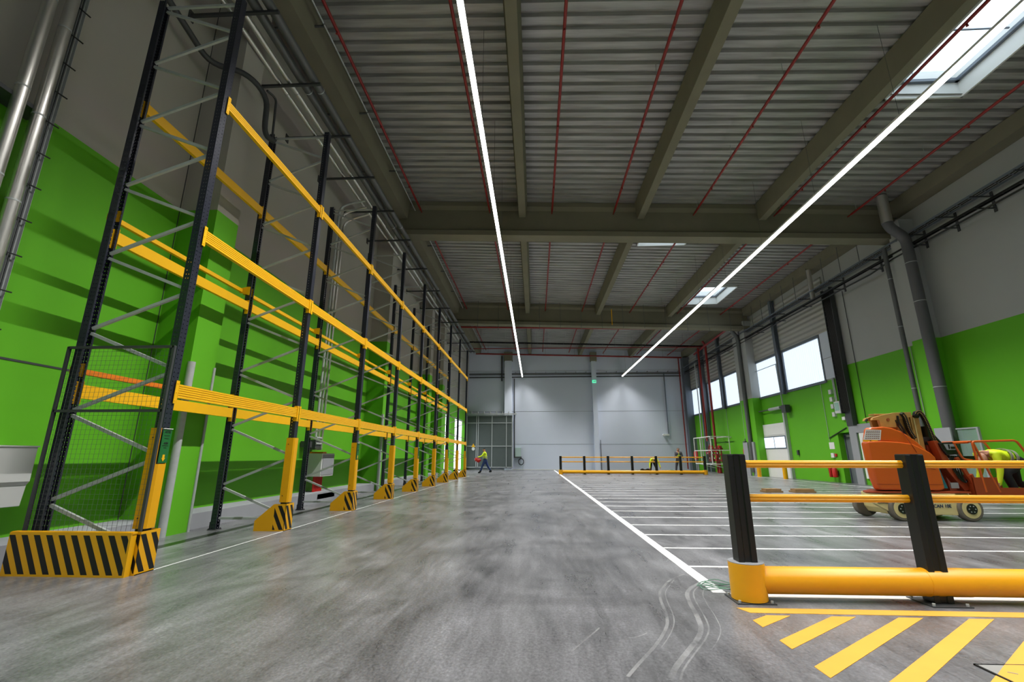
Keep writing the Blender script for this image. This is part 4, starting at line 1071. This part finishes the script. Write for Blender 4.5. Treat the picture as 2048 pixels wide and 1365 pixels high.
# chassis
ch = MB().prism([(6.42, .47), (6.42, .36), (6.44, .2), (6.5, .1), (7.3, .08), (7.68, .13), (7.95, .2), (7.95, .47)], 'y', 9.2, 9.8).build('chassis', M_CRM, lift, bevel=.012)
MB().prism([(6.18, .44), (6.18, .3), (6.4, .17), (6.55, .17), (6.55, .44)], 'y', 9.12, 9.2).prism([(7.0, .47), (6.75, .44), (6.95, .12), (7.6, .10), (7.62, .47)], 'y', 9.1, 9.2).build('chassis_side', M_CRM, ch, bevel=.008)
MB().box(6.24, 6.42, 9.112, 9.12, .3, .42).build('dark_label', M_DKG, ch)
text('TOUCAN 10E', .078, mat('lettering_blue', (38, 56, 92), .5), ch, (7.262, 9.096, .258), (pi / 2, 0, 0), name='lettering', sx=1.0, bold=.0015)
# wheels
w0 = None
for x, y, sd in ((6.62, 9.12, -1), (7.80, 9.12, -1), (6.50, 9.86, 1), (7.80, 9.86, 1)):
    ww = node('wheel', lift, (x, y, .215))
    MB().cyl((x, y, .215), (0, 1, 0), .213, .13, 40).build('tyre', M_TYRE, ww, bevel=.02)
    m = MB().cyl((x, y + sd * .066, .215), (0, 1, 0), .16, .008, 32); m.build('rim', M_CRM, ww)
    m = MB().cyl((x, y + sd * .072, .215), (0, 1, 0), .09, .02, 24)
    m.build('hub', M_BLK, ww)
    m = MB()
    for i in range(6): a = i * pi / 3; m.cyl((x + .055 * math.cos(a), y + sd * .084, .215 + .055 * math.sin(a)), (0, 1, 0), .01, .01, 8)
    m.build('wheel_nut', M_GALV, ww)
MB().prism([(6.06, 9.12), (7.92, 9.12), (7.92, 9.85), (6.62, 9.85), (6.2, 9.4)], 'z', .475, .505).build('turntable_plate', M_ORGD, lift, bevel=.006)
MB().cyl((6.95, 9.5, .52), (0, 0, 1), .33, .05, 32).build('slew_ring', M_BLK, lift)
# hull
def hull(poly, ya, yb, name, mt_=M_ORG, bev=.05, seg=4):
    # body narrowing and rounding off towards its tail end
    ts = [0, .12, .36, .64, 1]; sh = [.10, .05, .16, .30, .5]; n = len(poly); vs = []
    for t_, s_ in zip(ts, sh):
        y = ya + (yb - ya) * t_
        for (x, z) in poly: vs.append((x + s_ * max(0, min(1, (7.05 - x) / .8)), y, z))
    fs = [tuple(range(n)), tuple(range(5 * n - 1, 4 * n - 1, -1))]
    for k in range(4):
        for j in range(n): fs.append((k * n + j, k * n + (j + 1) % n, (k + 1) * n + (j + 1) % n, (k + 1) * n + j))
    m = MB(); m.add(vs, fs, True)
    m.sm[0] = m.sm[1] = False
    return m.build(name, mt_, lift, bevel=bev, seg=seg)
hull([(6.25, .535), (6.33, .53), (7.42, .52), (7.50, .56), (7.49, .8), (7.45, 1.12), (7.38, 1.2), (7.1, 1.36), (6.8, 1.40), (6.5, 1.415), (6.19, 1.405), (6.17, 1.36), (6.185, .98), (6.2, .72)], 9.14, 9.86, 'hull_lower')
hull([(6.215, 1.395), (6.5, 1.41), (6.8, 1.39), (7.1, 1.34), (7.46, 1.10), (7.40, 1.2), (7.22, 1.40), (7.08, 1.52), (6.94, 1.60), (6.78, 1.66), (6.6, 1.685), (6.34, 1.665), (6.29, 1.63)], 9.19, 9.81, 'hull_upper', bev=.035)
m = MB(); m.bar((6.97, 9.186, 1.6), (7.06, 9.14, 1.36), .006, .01); m.bar((7.06, 9.136, 1.36), (7.13, 9.137, 1.2), .006, .006); m.box(6.3, 7.5, 9.137, 9.14, .63, .636)
m.tube([(6.3, 9.138, 1.02), (6.7, 9.137, 1.0), (7.1, 9.137, .97), (7.4, 9.138, .9)], .004, 6)
m.build('panel_seam', M_ORGD, lift)
lab = MB().prism([(6.24, 1.44), (6.55, 1.43), (6.6, 1.62), (6.32, 1.635)], 'y', 9.182, 9.188).build('maker_plate', M_WHT, lift)
m = MB()
for i, z in enumerate((1.6, 1.57, 1.535, 1.50, 1.465)):
    o = .06 * (z - 1.44) / .2
    for j in range(7): m.box(6.27 + o + j * .038, 6.298 + o + j * .038, 9.179, 9.182, z - .006, z + .006)
m.build('plate_lines', mat('plate_ink', (120, 60, 50), .6), lab)
MB().box(6.23, 6.5, 9.178, 9.188, 1.405, 1.432).build('yellow_label', M_YEL, lift)
MB().cyl((6.36, 9.176, 1.418), (0, 1, 0), .01, .006, 10).build('label_mark', M_BLK, lift)
MB().box(7.28, 7.40, 9.132, 9.138, .98, 1.005).build('yellow_label', M_YEL, lift)
MB().prism([(7.5, 1.06), (7.54, .8), (7.6, .56), (7.52, .56), (7.48, .8)], 'y', 9.2, 9.8).build('side_panel', mat('teal_panel', (30, 110, 120), .4), lift)
_n0 = set(COL.objects.keys())
# mast: nested steel columns, top bracket, chains
mast = MB().box(6.86, 7.0, 9.38, 9.62, .55, 1.93).box(7.02, 7.14, 9.4, 9.6, .55, 1.93).box(7.16, 7.32, 9.4, 9.6, .55, 1.9).build('mast', M_TAN, lift, bevel=.008)
MB().box(7.04, 7.06, 9.385, 9.4, .6, 1.88).box(7.2, 7.22, 9.385, 9.4, .6, 1.86).box(6.9, 6.915, 9.365, 9.38, .6, 1.9).build('mast_rib', M_CRM, mast)
MB().prism([(6.40, 1.80), (6.43, 1.85), (6.55, 1.885), (6.84, 1.945), (7.16, 1.955), (7.16, 1.86), (6.86, 1.80), (6.84, 1.66), (6.55, 1.66), (6.53, 1.80)], 'y', 9.36, 9.42).prism([(6.40, 1.80), (6.43, 1.85), (6.55, 1.885), (6.84, 1.945), (7.16, 1.955), (7.16, 1.86), (6.86, 1.80), (6.84, 1.66), (6.55, 1.66), (6.53, 1.80)], 'y', 9.58, 9.64).box(6.5, 7.16, 9.42, 9.58, 1.9, 1.93).build('top_bracket', M_TAN, lift, bevel=.004)
MB().cyl((6.70, 9.355, 1.81), (0, 1, 0), .03, .012, 16).build('bracket_pin', mat('rust', (150, 82, 38), .8), lift)
MB().cyl((7.0, 9.35, 1.9), (0, 1, 0), .035, .03, 16).build('bracket_pin', M_BLK, lift)
MB().tube([(6.3, 9.4, 1.78), (6.34, 9.4, 1.82)], .02, 8).cyl((7.24, 9.36, 1.88), (0, 1, 0), .045, .06, 16).build('pulley', M_BLK, lift)
def chain(pts, name):
    P_ = rounded(pts, .09, 6)
    c = MB()
    for a, b in zip(P_, P_[1:]): c.bar(a, b, .09, .045, up=(0, 1, 0)) if False else c.bar(a, b, .05, .07, up=(0, 1, 0))
    c = c.build(name, M_BLKM, lift)
    d = MB(); tot = 0
    for a, b in zip(P_, P_[1:]):
        a, b = Vector(a), Vector(b); L = (b - a).length; n = max(1, int(L / .028))
        for i in range(n):
            q = a.lerp(b, i / n); dd = (b - a).normalized(); s_ = dd.cross(Vector((0, 1, 0)))
            for sg in (-1, 1): d.box(q.x + s_.x * .02 * sg - .006, q.x + s_.x * .02 * sg + .006, q.y - .038, q.y - .034, q.z + s_.z * .02 * sg - .006, q.z + s_.z * .02 * sg + .006)
    d.build('chain_links', M_TAN, c)
chain([(7.47, 9.33, 1.2), (7.43, 9.33, 1.5), (7.37, 9.33, 1.8), (7.31, 9.33, 1.96), (7.22, 9.33, 1.95), (7.2, 9.33, 1.88)], 'cable_chain')
chain([(6.95, 9.33, 1.93), (7.0, 9.33, 1.88), (7.03, 9.33, 1.6), (7.1, 9.33, 1.45)], 'cable_chain')
MB().tube([(6.88, 9.34, 1.88), (6.87, 9.33, 1.75), (6.93, 9.33, 1.62), (6.96, 9.34, 1.5)], .018, 8).tube([(6.84, 9.36, 1.8), (6.86, 9.34, 1.68), (6.92, 9.34, 1.55)], .012, 8).build('hydraulic_hose', M_BLK, lift)
_n1 = [COL.objects[k] for k in COL.objects.keys() if k not in _n0]
for o in _n1:
    if o.parent == lift: o.location.x += .19; o.location.z += .02
_n0 = set(COL.objects.keys())
# arm and black cover
MB().prism([(7.42, 1.70), (7.52, 1.55), (7.75, 1.22), (7.70, 1.10), (7.5, 1.38), (7.42, 1.5)], 'y', 9.3, 9.6).build('black_cover', M_BLK, lift)
MB().prism([(7.44, 1.42), (7.52, 1.42), (7.66, 1.05), (7.93, .53), (7.80, .51), (7.56, .9)], 'y', 9.24, 9.40).prism([(7.44, 1.35), (7.56, 1.35), (7.66, .9), (7.7, .51), (7.5, .51)], 'y', 9.42, 9.7).build('lift_arm', M_ORGD, lift, bevel=.01)
MB().box(7.56, 7.7, 9.225, 9.24, .56, .66).build('data_plate', M_GRY, lift)
for k in COL.objects.keys():
    if k not in _n0: COL.objects[k].location.x += .12
# basket
bk = node('basket', lift, (8.5, 9.4, .45))
bx0, bx1, by0, by1 = 8.12, 9.05, 9.12, 9.75
m = MB()
def rr(pts, r=.02, bend=.06): m.tube(rounded(pts, bend, 4), r, 10)
for y in (by0, by1):
    rr([(bx0 + .06, y, .50), (bx0 + .02, y, 1.40), (bx0 + .7, y, 1.42), (bx1 - .12, y, 1.42), (bx1, y, 1.2), (bx1, y, .5)])
    rr([(bx0 + .03, y, .95), (bx1, y, .95)])
rr([(bx0 + .02, by0, 1.40), (bx0 + .02, by1, 1.40)]); rr([(bx1, by0, 1.0), (bx1, by1, 1.0)])
rr([(7.86, 9.2, 1.38), (8.14, 9.2, 1.39)]); rr([(7.86, 9.65, 1.38), (8.14, 9.65, 1.39)]); rr([(7.88, 9.2, 1.36), (7.98, 9.2, 1.08), (8.2, 9.2, 1.05)])
rr([(8.16, by0, 1.37), (8.42, by0, .5)], .018)
m.build('guard_rail', M_ORG, bk)
MB().box(8.0, bx1 + .35, by0 - .02, by1 + .1, .43, .47).build('basket_floor', M_ORGD, bk)
MB().box(8.0, 8.42, by0 - .01, by0 + .01, .47, .76).box(8.42, bx1, by0 - .01, by0 + .01, .47, .58).box(8.0, 8.02, by0, by1, .47, .8).build('toe_board', M_ORGD, bk)
# control console
cb = node('control_box', lift, (7.75, 9.3, 1.3))
MB().prism([(7.62, 1.38), (7.9, 1.40), (7.96, 1.3), (7.93, 1.17), (7.72, 1.15), (7.66, 1.25)], 'y', 9.2, 9.5).build('console_body', M_BLK, cb, bevel=.015)
MB().prism([(7.69, 1.36), (7.88, 1.36), (7.88, 1.25), (7.73, 1.25)], 'y', 9.19, 9.2).build('console_face', M_GRY, cb)
MB().box(7.76, 7.78, 9.18, 9.19, 1.27, 1.35).box(7.8, 7.87, 9.18, 9.19, 1.27, 1.31).build('console_buttons', M_BLK, cb)
MB().box(7.98, 8.3, 9.3, 9.5, 1.06, 1.14).build('tool_tray', M_BLK, cb)
m = MB()
for k in range(4): m.tube(rounded([(7.8 + k * .03, 9.25, 1.15), (7.78 + k * .04, 9.22, .9), (7.86 + k * .02, 9.2, .68 - k * .02), (8.0, 9.22, .66 + k * .03), (8.02 + k * .01, 9.25, .85), (7.95 + k * .02, 9.3, 1.1)], .1), .012, 6)
m.build('control_cable', M_BLK, cb)
MB().prism([(7.82, 1.1), (7.88, 1.12), (8.02, .76), (7.96, .74)], 'y', 9.16, 9.2).prism([(7.95, .78), (8.05, .82), (8.08, .70), (8.0, .64)], 'y', 9.15, 9.22).build('link_arm', M_ORGD, cb)
# ================================================================== PEOPLE
def skin_mesh(name, joints, edges, root, sub=1):
    """one continuous surface grown round a skeleton; joints = {key: (Vector, radius)}"""
    keys = list(joints); idx = {k: i for i, k in enumerate(keys)}
    me = bpy.data.meshes.new(name); me.from_pydata([joints[k][0] for k in keys], [(idx[a], idx[b]) for a, b in edges], []); me.update()
    o = bpy.data.objects.new(name, me); COL.objects.link(o)
    md = o.modifiers.new('skin', 'SKIN'); md.use_smooth_shade = True
    for i, k in enumerate(keys):
        r = joints[k][1]; r = r if isinstance(r, tuple) else (r, r); q_ = 1.0 if k[1:2] == 'f' or k[1:3] == 'th' and k[-1] in 'ab' else 1.28; r = (r[0] * q_, r[1] * q_)
        me.skin_vertices[0].data[i].radius = r; me.skin_vertices[0].data[i].use_root = (k == root)
    ss = o.modifiers.new('sub', 'SUBSURF'); ss.levels = ss.render_levels = sub
    bpy.context.view_layer.update()
    dg = bpy.context.evaluated_depsgraph_get()
    nm = bpy.data.meshes.new_from_object(o.evaluated_get(dg)); nm.name = name
    bpy.data.objects.remove(o); bpy.data.meshes.remove(me)
    return nm
def person(label, loc, face, pel=.95, lean=0, twist=0, legs=((0, 0, 0), (0, 0, 0)), arms=((0, 0, 10), (0, 0, 10)), head=0, top=M_GREYC, bottom=M_DARK, hat=None, sleeve_long=True, toe_out=8):
    """legs/arms = left, right as (pitch forward, bend, outward) in degrees"""
    R = math.radians; t = Vector((0, math.sin(R(lean)), math.cos(R(lean)))); nrm = Vector((0, math.cos(R(lean)), -math.sin(R(lean))))
    J = {}; E = []; P = Vector((0, 0, pel))
    J['pel'] = (P, (.135, .105)); J['waist'] = (P + t * .15, (.125, .10)); J['rib'] = (P + t * .30, (.15, .115)); J['chest'] = (P + t * .42, (.155, .11)); J['neck'] = (P + t * .52, .058)
    hd = R(lean + head); hv = Vector((0, math.sin(hd), math.cos(hd))); hf = Vector((0, math.cos(hd), -math.sin(hd)))
    nb = J['neck'][0]
    J['jaw'] = (nb + hv * .085 + hf * .015, (.062, .068)); J['face'] = (nb + hv * .155 + hf * .018, (.078, .092)); J['crown'] = (nb + hv * .225, (.066, .08))
    J['nose'] = (J['face'][0] + hf * .095 - hv * .01, .014)
    E += [('pel', 'waist'), ('waist', 'rib'), ('rib', 'chest'), ('chest', 'neck'), ('neck', 'jaw'), ('jaw', 'face'), ('face', 'crown'), ('face', 'nose')]
    seg = {'pel': 2, 'waist': 1, 'rib': 1, 'chest': 1, 'neck': 0, 'jaw': 0, 'face': 0, 'crown': 0, 'nose': 0}
    for sx, nm, lg, am in ((-1, 'l', legs[0], arms[0]), (1, 'r', legs[1], arms[1])):
        X = Vector((sx, 0, 0))
        def dirv(pitch, out): 
            return (Vector((0, math.sin(R(pitch)), -math.cos(R(pitch)))) * math.cos(R(out)) + X * math.sin(R(out))).normalized()
        hip = P + X * .095 - Vector((0, 0, .06)); knee = hip + dirv(lg[0], lg[2]) * .42; ank = knee + dirv(lg[0] - lg[1], lg[2] * .4) * .40
        toe = ank + Vector((sx * math.sin(R(toe_out)) * .17, .17, -.035)); heel = ank + Vector((0, -.04, -.03))
        J[nm + 'hip'] = (hip, .098); J[nm + 'thigh'] = (hip.lerp(knee, .5), .082); J[nm + 'knee'] = (knee, .062); J[nm + 'calf'] = (knee.lerp(ank, .35), .06); J[nm + 'ank'] = (ank, .045); J[nm + 'toe'] = (toe, (.042, .03)); J[nm + 'heel'] = (heel, .038)
        E += [('pel', nm + 'hip'), (nm + 'hip', nm + 'thigh'), (nm + 'thigh', nm + 'knee'), (nm + 'knee', nm + 'calf'), (nm + 'calf', nm + 'ank'), (nm + 'ank', nm + 'toe'), (nm + 'ank', nm + 'heel')]
        sh = P + t * .47 + X * .185; el = sh + dirv(am[0], am[2]) * .28; wr_ = el + dirv(am[0] + am[1], am[2] * .3) * .25; hd_ = dirv(am[0] + am[1] + 8, am[2] * .2)
        J[nm + 'sh'] = (sh, .066); J[nm + 'el'] = (el, .044); J[nm + 'wr'] = (wr_, .03); palm = wr_ + hd_ * .06; J[nm + 'palm'] = (palm, (.036, .018))
        E += [('chest', nm + 'sh'), (nm + 'sh', nm + 'el'), (nm + 'el', nm + 'wr'), (nm + 'wr', nm + 'palm')]
        side = hd_.cross(X).normalized()
        for q in range(4):
            off = side * (.027 - .018 * q); b_ = palm + hd_ * .035 + off; L_ = (.036, .041, .038, .03)[q]
            J[nm + 'f%da' % q] = (b_, .0095); J[nm + 'f%db' % q] = (b_ + hd_ * L_ - X * .006, .0085); J[nm + 'f%dc' % q] = (b_ + hd_ * L_ * 1.7 - X * .02, .0075)
            E += [(nm + 'palm', nm + 'f%da' % q), (nm + 'f%da' % q, nm + 'f%db' % q), (nm + 'f%db' % q, nm + 'f%dc' % q)]
        J[nm + 'tha'] = (wr_ + hd_ * .03 + side * .035, .011); J[nm + 'thb'] = (wr_ + hd_ * .075 + side * .055 - X * .01, .009)
        E += [(nm + 'palm', nm + 'tha'), (nm + 'tha', nm + 'thb')]
        for k in J:
            if k[0] == nm and k not in seg:
                seg[k] = 2 if k[1:] in ('hip', 'thigh', 'knee', 'calf') else 3 if k[1:] in ('ank', 'toe', 'heel') else (1 if k[1:] in ('sh', 'el') or (sleeve_long and k[1:] == 'wr') else 0)
    me = skin_mesh('body', J, E, 'pel')
    for m_ in (M_SKIN, top, bottom, M_BLKM): me.materials.append(m_)
    pts = [(J[k][0], seg[k]) for k in J]
    for p in me.polygons:
        c = p.center; best = 9e9; s_ = 0
        for q, sg in pts:
            d = (q - c).length_squared
            if d < best: best = d; s_ = sg
        p.material_index = s_; p.use_smooth = True
    root = thing('person', label, 'person', (0, 0, 0))
    def put(mesh, name, mt_=None):
        if mt_ is not None: mesh.materials.clear(); mesh.materials.append(mt_)
        o = bpy.data.objects.new(name, mesh); COL.objects.link(o); o.parent = root
        for p in mesh.polygons: p.use_smooth = True
        return o
    put(me, 'body')
    # eyes and ears as small features of the head
    f = J['face'][0]; e = MB()
    for sx in (-1, 1): e.cyl(f + Vector((sx * .028, 0, 0)) + hf * .086 + hv * .015, hf, .009, .006, 8)
    e.build('eyes', M_BLKM, root, org=(0, 0, 0)).location = (0, 0, 0)
    e = MB()
    for sx in (-1, 1): e.cyl(f + Vector((sx * .08, 0, 0)), (1, 0, 0), .025, .02, 10)
    e.build('ears', M_SKIN, root, org=(0, 0, 0)).location = (0, 0, 0)
    hm = skin_mesh('hair', {'a': (J['face'][0] - hf * .022 + hv * .02, (.088, .098)), 'b': (J['crown'][0] + hv * .012 - hf * .012, (.08, .092))}, [('a', 'b')], 'a')
    put(hm, 'hair' if hat is None else 'cap', hat or M_HAIR)
    V = {k: (J[k][0] - nrm * .0, tuple(v + .018 for v in (J[k][1] if isinstance(J[k][1], tuple) else (J[k][1],) * 2))) for k in ('waist', 'rib', 'chest')}
    V['hem'] = (P + t * .02, (.155, .12)); V['ls'] = (P + t * .455 - Vector((.135, 0, 0)), .088); V['rs'] = (P + t * .455 + Vector((.135, 0, 0)), .088)
    vm = skin_mesh('vest', V, [('hem', 'waist'), ('waist', 'rib'), ('rib', 'chest'), ('chest', 'ls'), ('chest', 'rs')], 'hem')
    vest = put(vm, 'hi_vis_vest', M_HIV)
    b_ = MB()
    for s_ in (.1, .2):
        c = P + t * s_; rx, ry = .205, .165
        pts_ = [c + Vector((rx * math.cos(a), 0, 0)) + nrm * (ry * math.sin(a)) for a in [i * 2 * pi / 28 for i in range(29)]]
        for a_, c_ in zip(pts_, pts_[1:]): b_.bar(a_, c_, .012, .042, up=t)
    rb = b_.build('reflective_band', M_REFL, root, org=(0, 0, 0)); rb.location = (0, 0, 0); rb.parent = vest
    root.location = loc; root.rotation_euler = (0, 0, R(face)); WORLD[root.name] = Vector(loc)
    return root
# face angle: 0 looks along +Y (away from the camera), 90 looks to -X
person('worker in yellow vest and blue jeans walking towards the rack past the grey gate', (-3.42, 31.9, 0), 90, pel=.90, lean=6, legs=((28, 10, 2), (-24, 12, 2)), arms=((35, 40, 10), (-20, 15, 10)), head=10, bottom=M_JEAN, top=M_HIV)
bag = thing('red_jacket', 'red bundle carried by the walking worker in blue jeans', 'bag', (-3.95, 31.8, .85))
MB().tube([(-4.1, 31.75, 1.0), (-4.05, 31.75, .92), (-3.85, 31.75, .84), (-3.7, 31.75, .9)], [.05, .12, .15, .06], 14).tube([(-3.95, 31.75, .95), (-3.85, 31.7, 1.05)], .02, 8).build('bundle', M_REDB, bag)
person('worker bending down behind the far barrier, head low, yellow jacket and dark trousers', (7.75, 31.7, 0), 180, pel=.86, lean=82, legs=((22, 30, 12), (22, 30, 12)), arms=((8, 12, 24), (8, 12, 24)), head=25, top=M_HIV, bottom=M_DARK)
person('worker in a cap and yellow vest standing behind the right end of the far barrier', (9.75, 32.6, 0), 175, pel=.93, lean=3, legs=((0, 4, 3), (-6, 6, 12)), arms=((8, 20, 14), (20, 60, 14)), top=M_GREYC, bottom=M_GREYC, hat=M_DARK)
person('worker bent double inside the lift basket, yellow vest and black trousers', (9.12, 9.46, .46), 90, pel=.62, lean=80, legs=((62, 78, 10), (-18, 62, 10)), arms=((5, 15, 8), (-5, 25, 8)), head=80, top=M_HIV, bottom=M_DARK, hat=M_DARK)
o = MB().cyl((6.95, 31.2, .2), (0, 1, 0), .16, .12, 16).cyl((7.3, 31.2, .2), (0, 1, 0), .16, .12, 16).bar((6.95, 31.2, .25), (7.3, 31.2, .25), .3, .12).build('tool_trolley', M_BLK, org=(7.3, 31.2, 0)); tag(o, 'small dark tool trolley on the floor behind the far barrier', 'tool')
s = MB(); rnd = random.Random(9)
for k in range(6):
    cx, cz = 9.0 + rnd.uniform(-.35, .35), .12 + rnd.uniform(0, .1); s.tube([(cx + .22 * math.cos(a), 31.3 + .1 * math.sin(a), cz + .08 * math.sin(a + k)) for a in [i * 2 * pi / 16 for i in range(17)]], .02, 6)
o = s.build('cable_heap', mat('green_cable', (96, 136, 116)), org=(9, 31.3, 0)); tag(o, 'heap of pale cable on the floor behind the far barrier', 'cable')
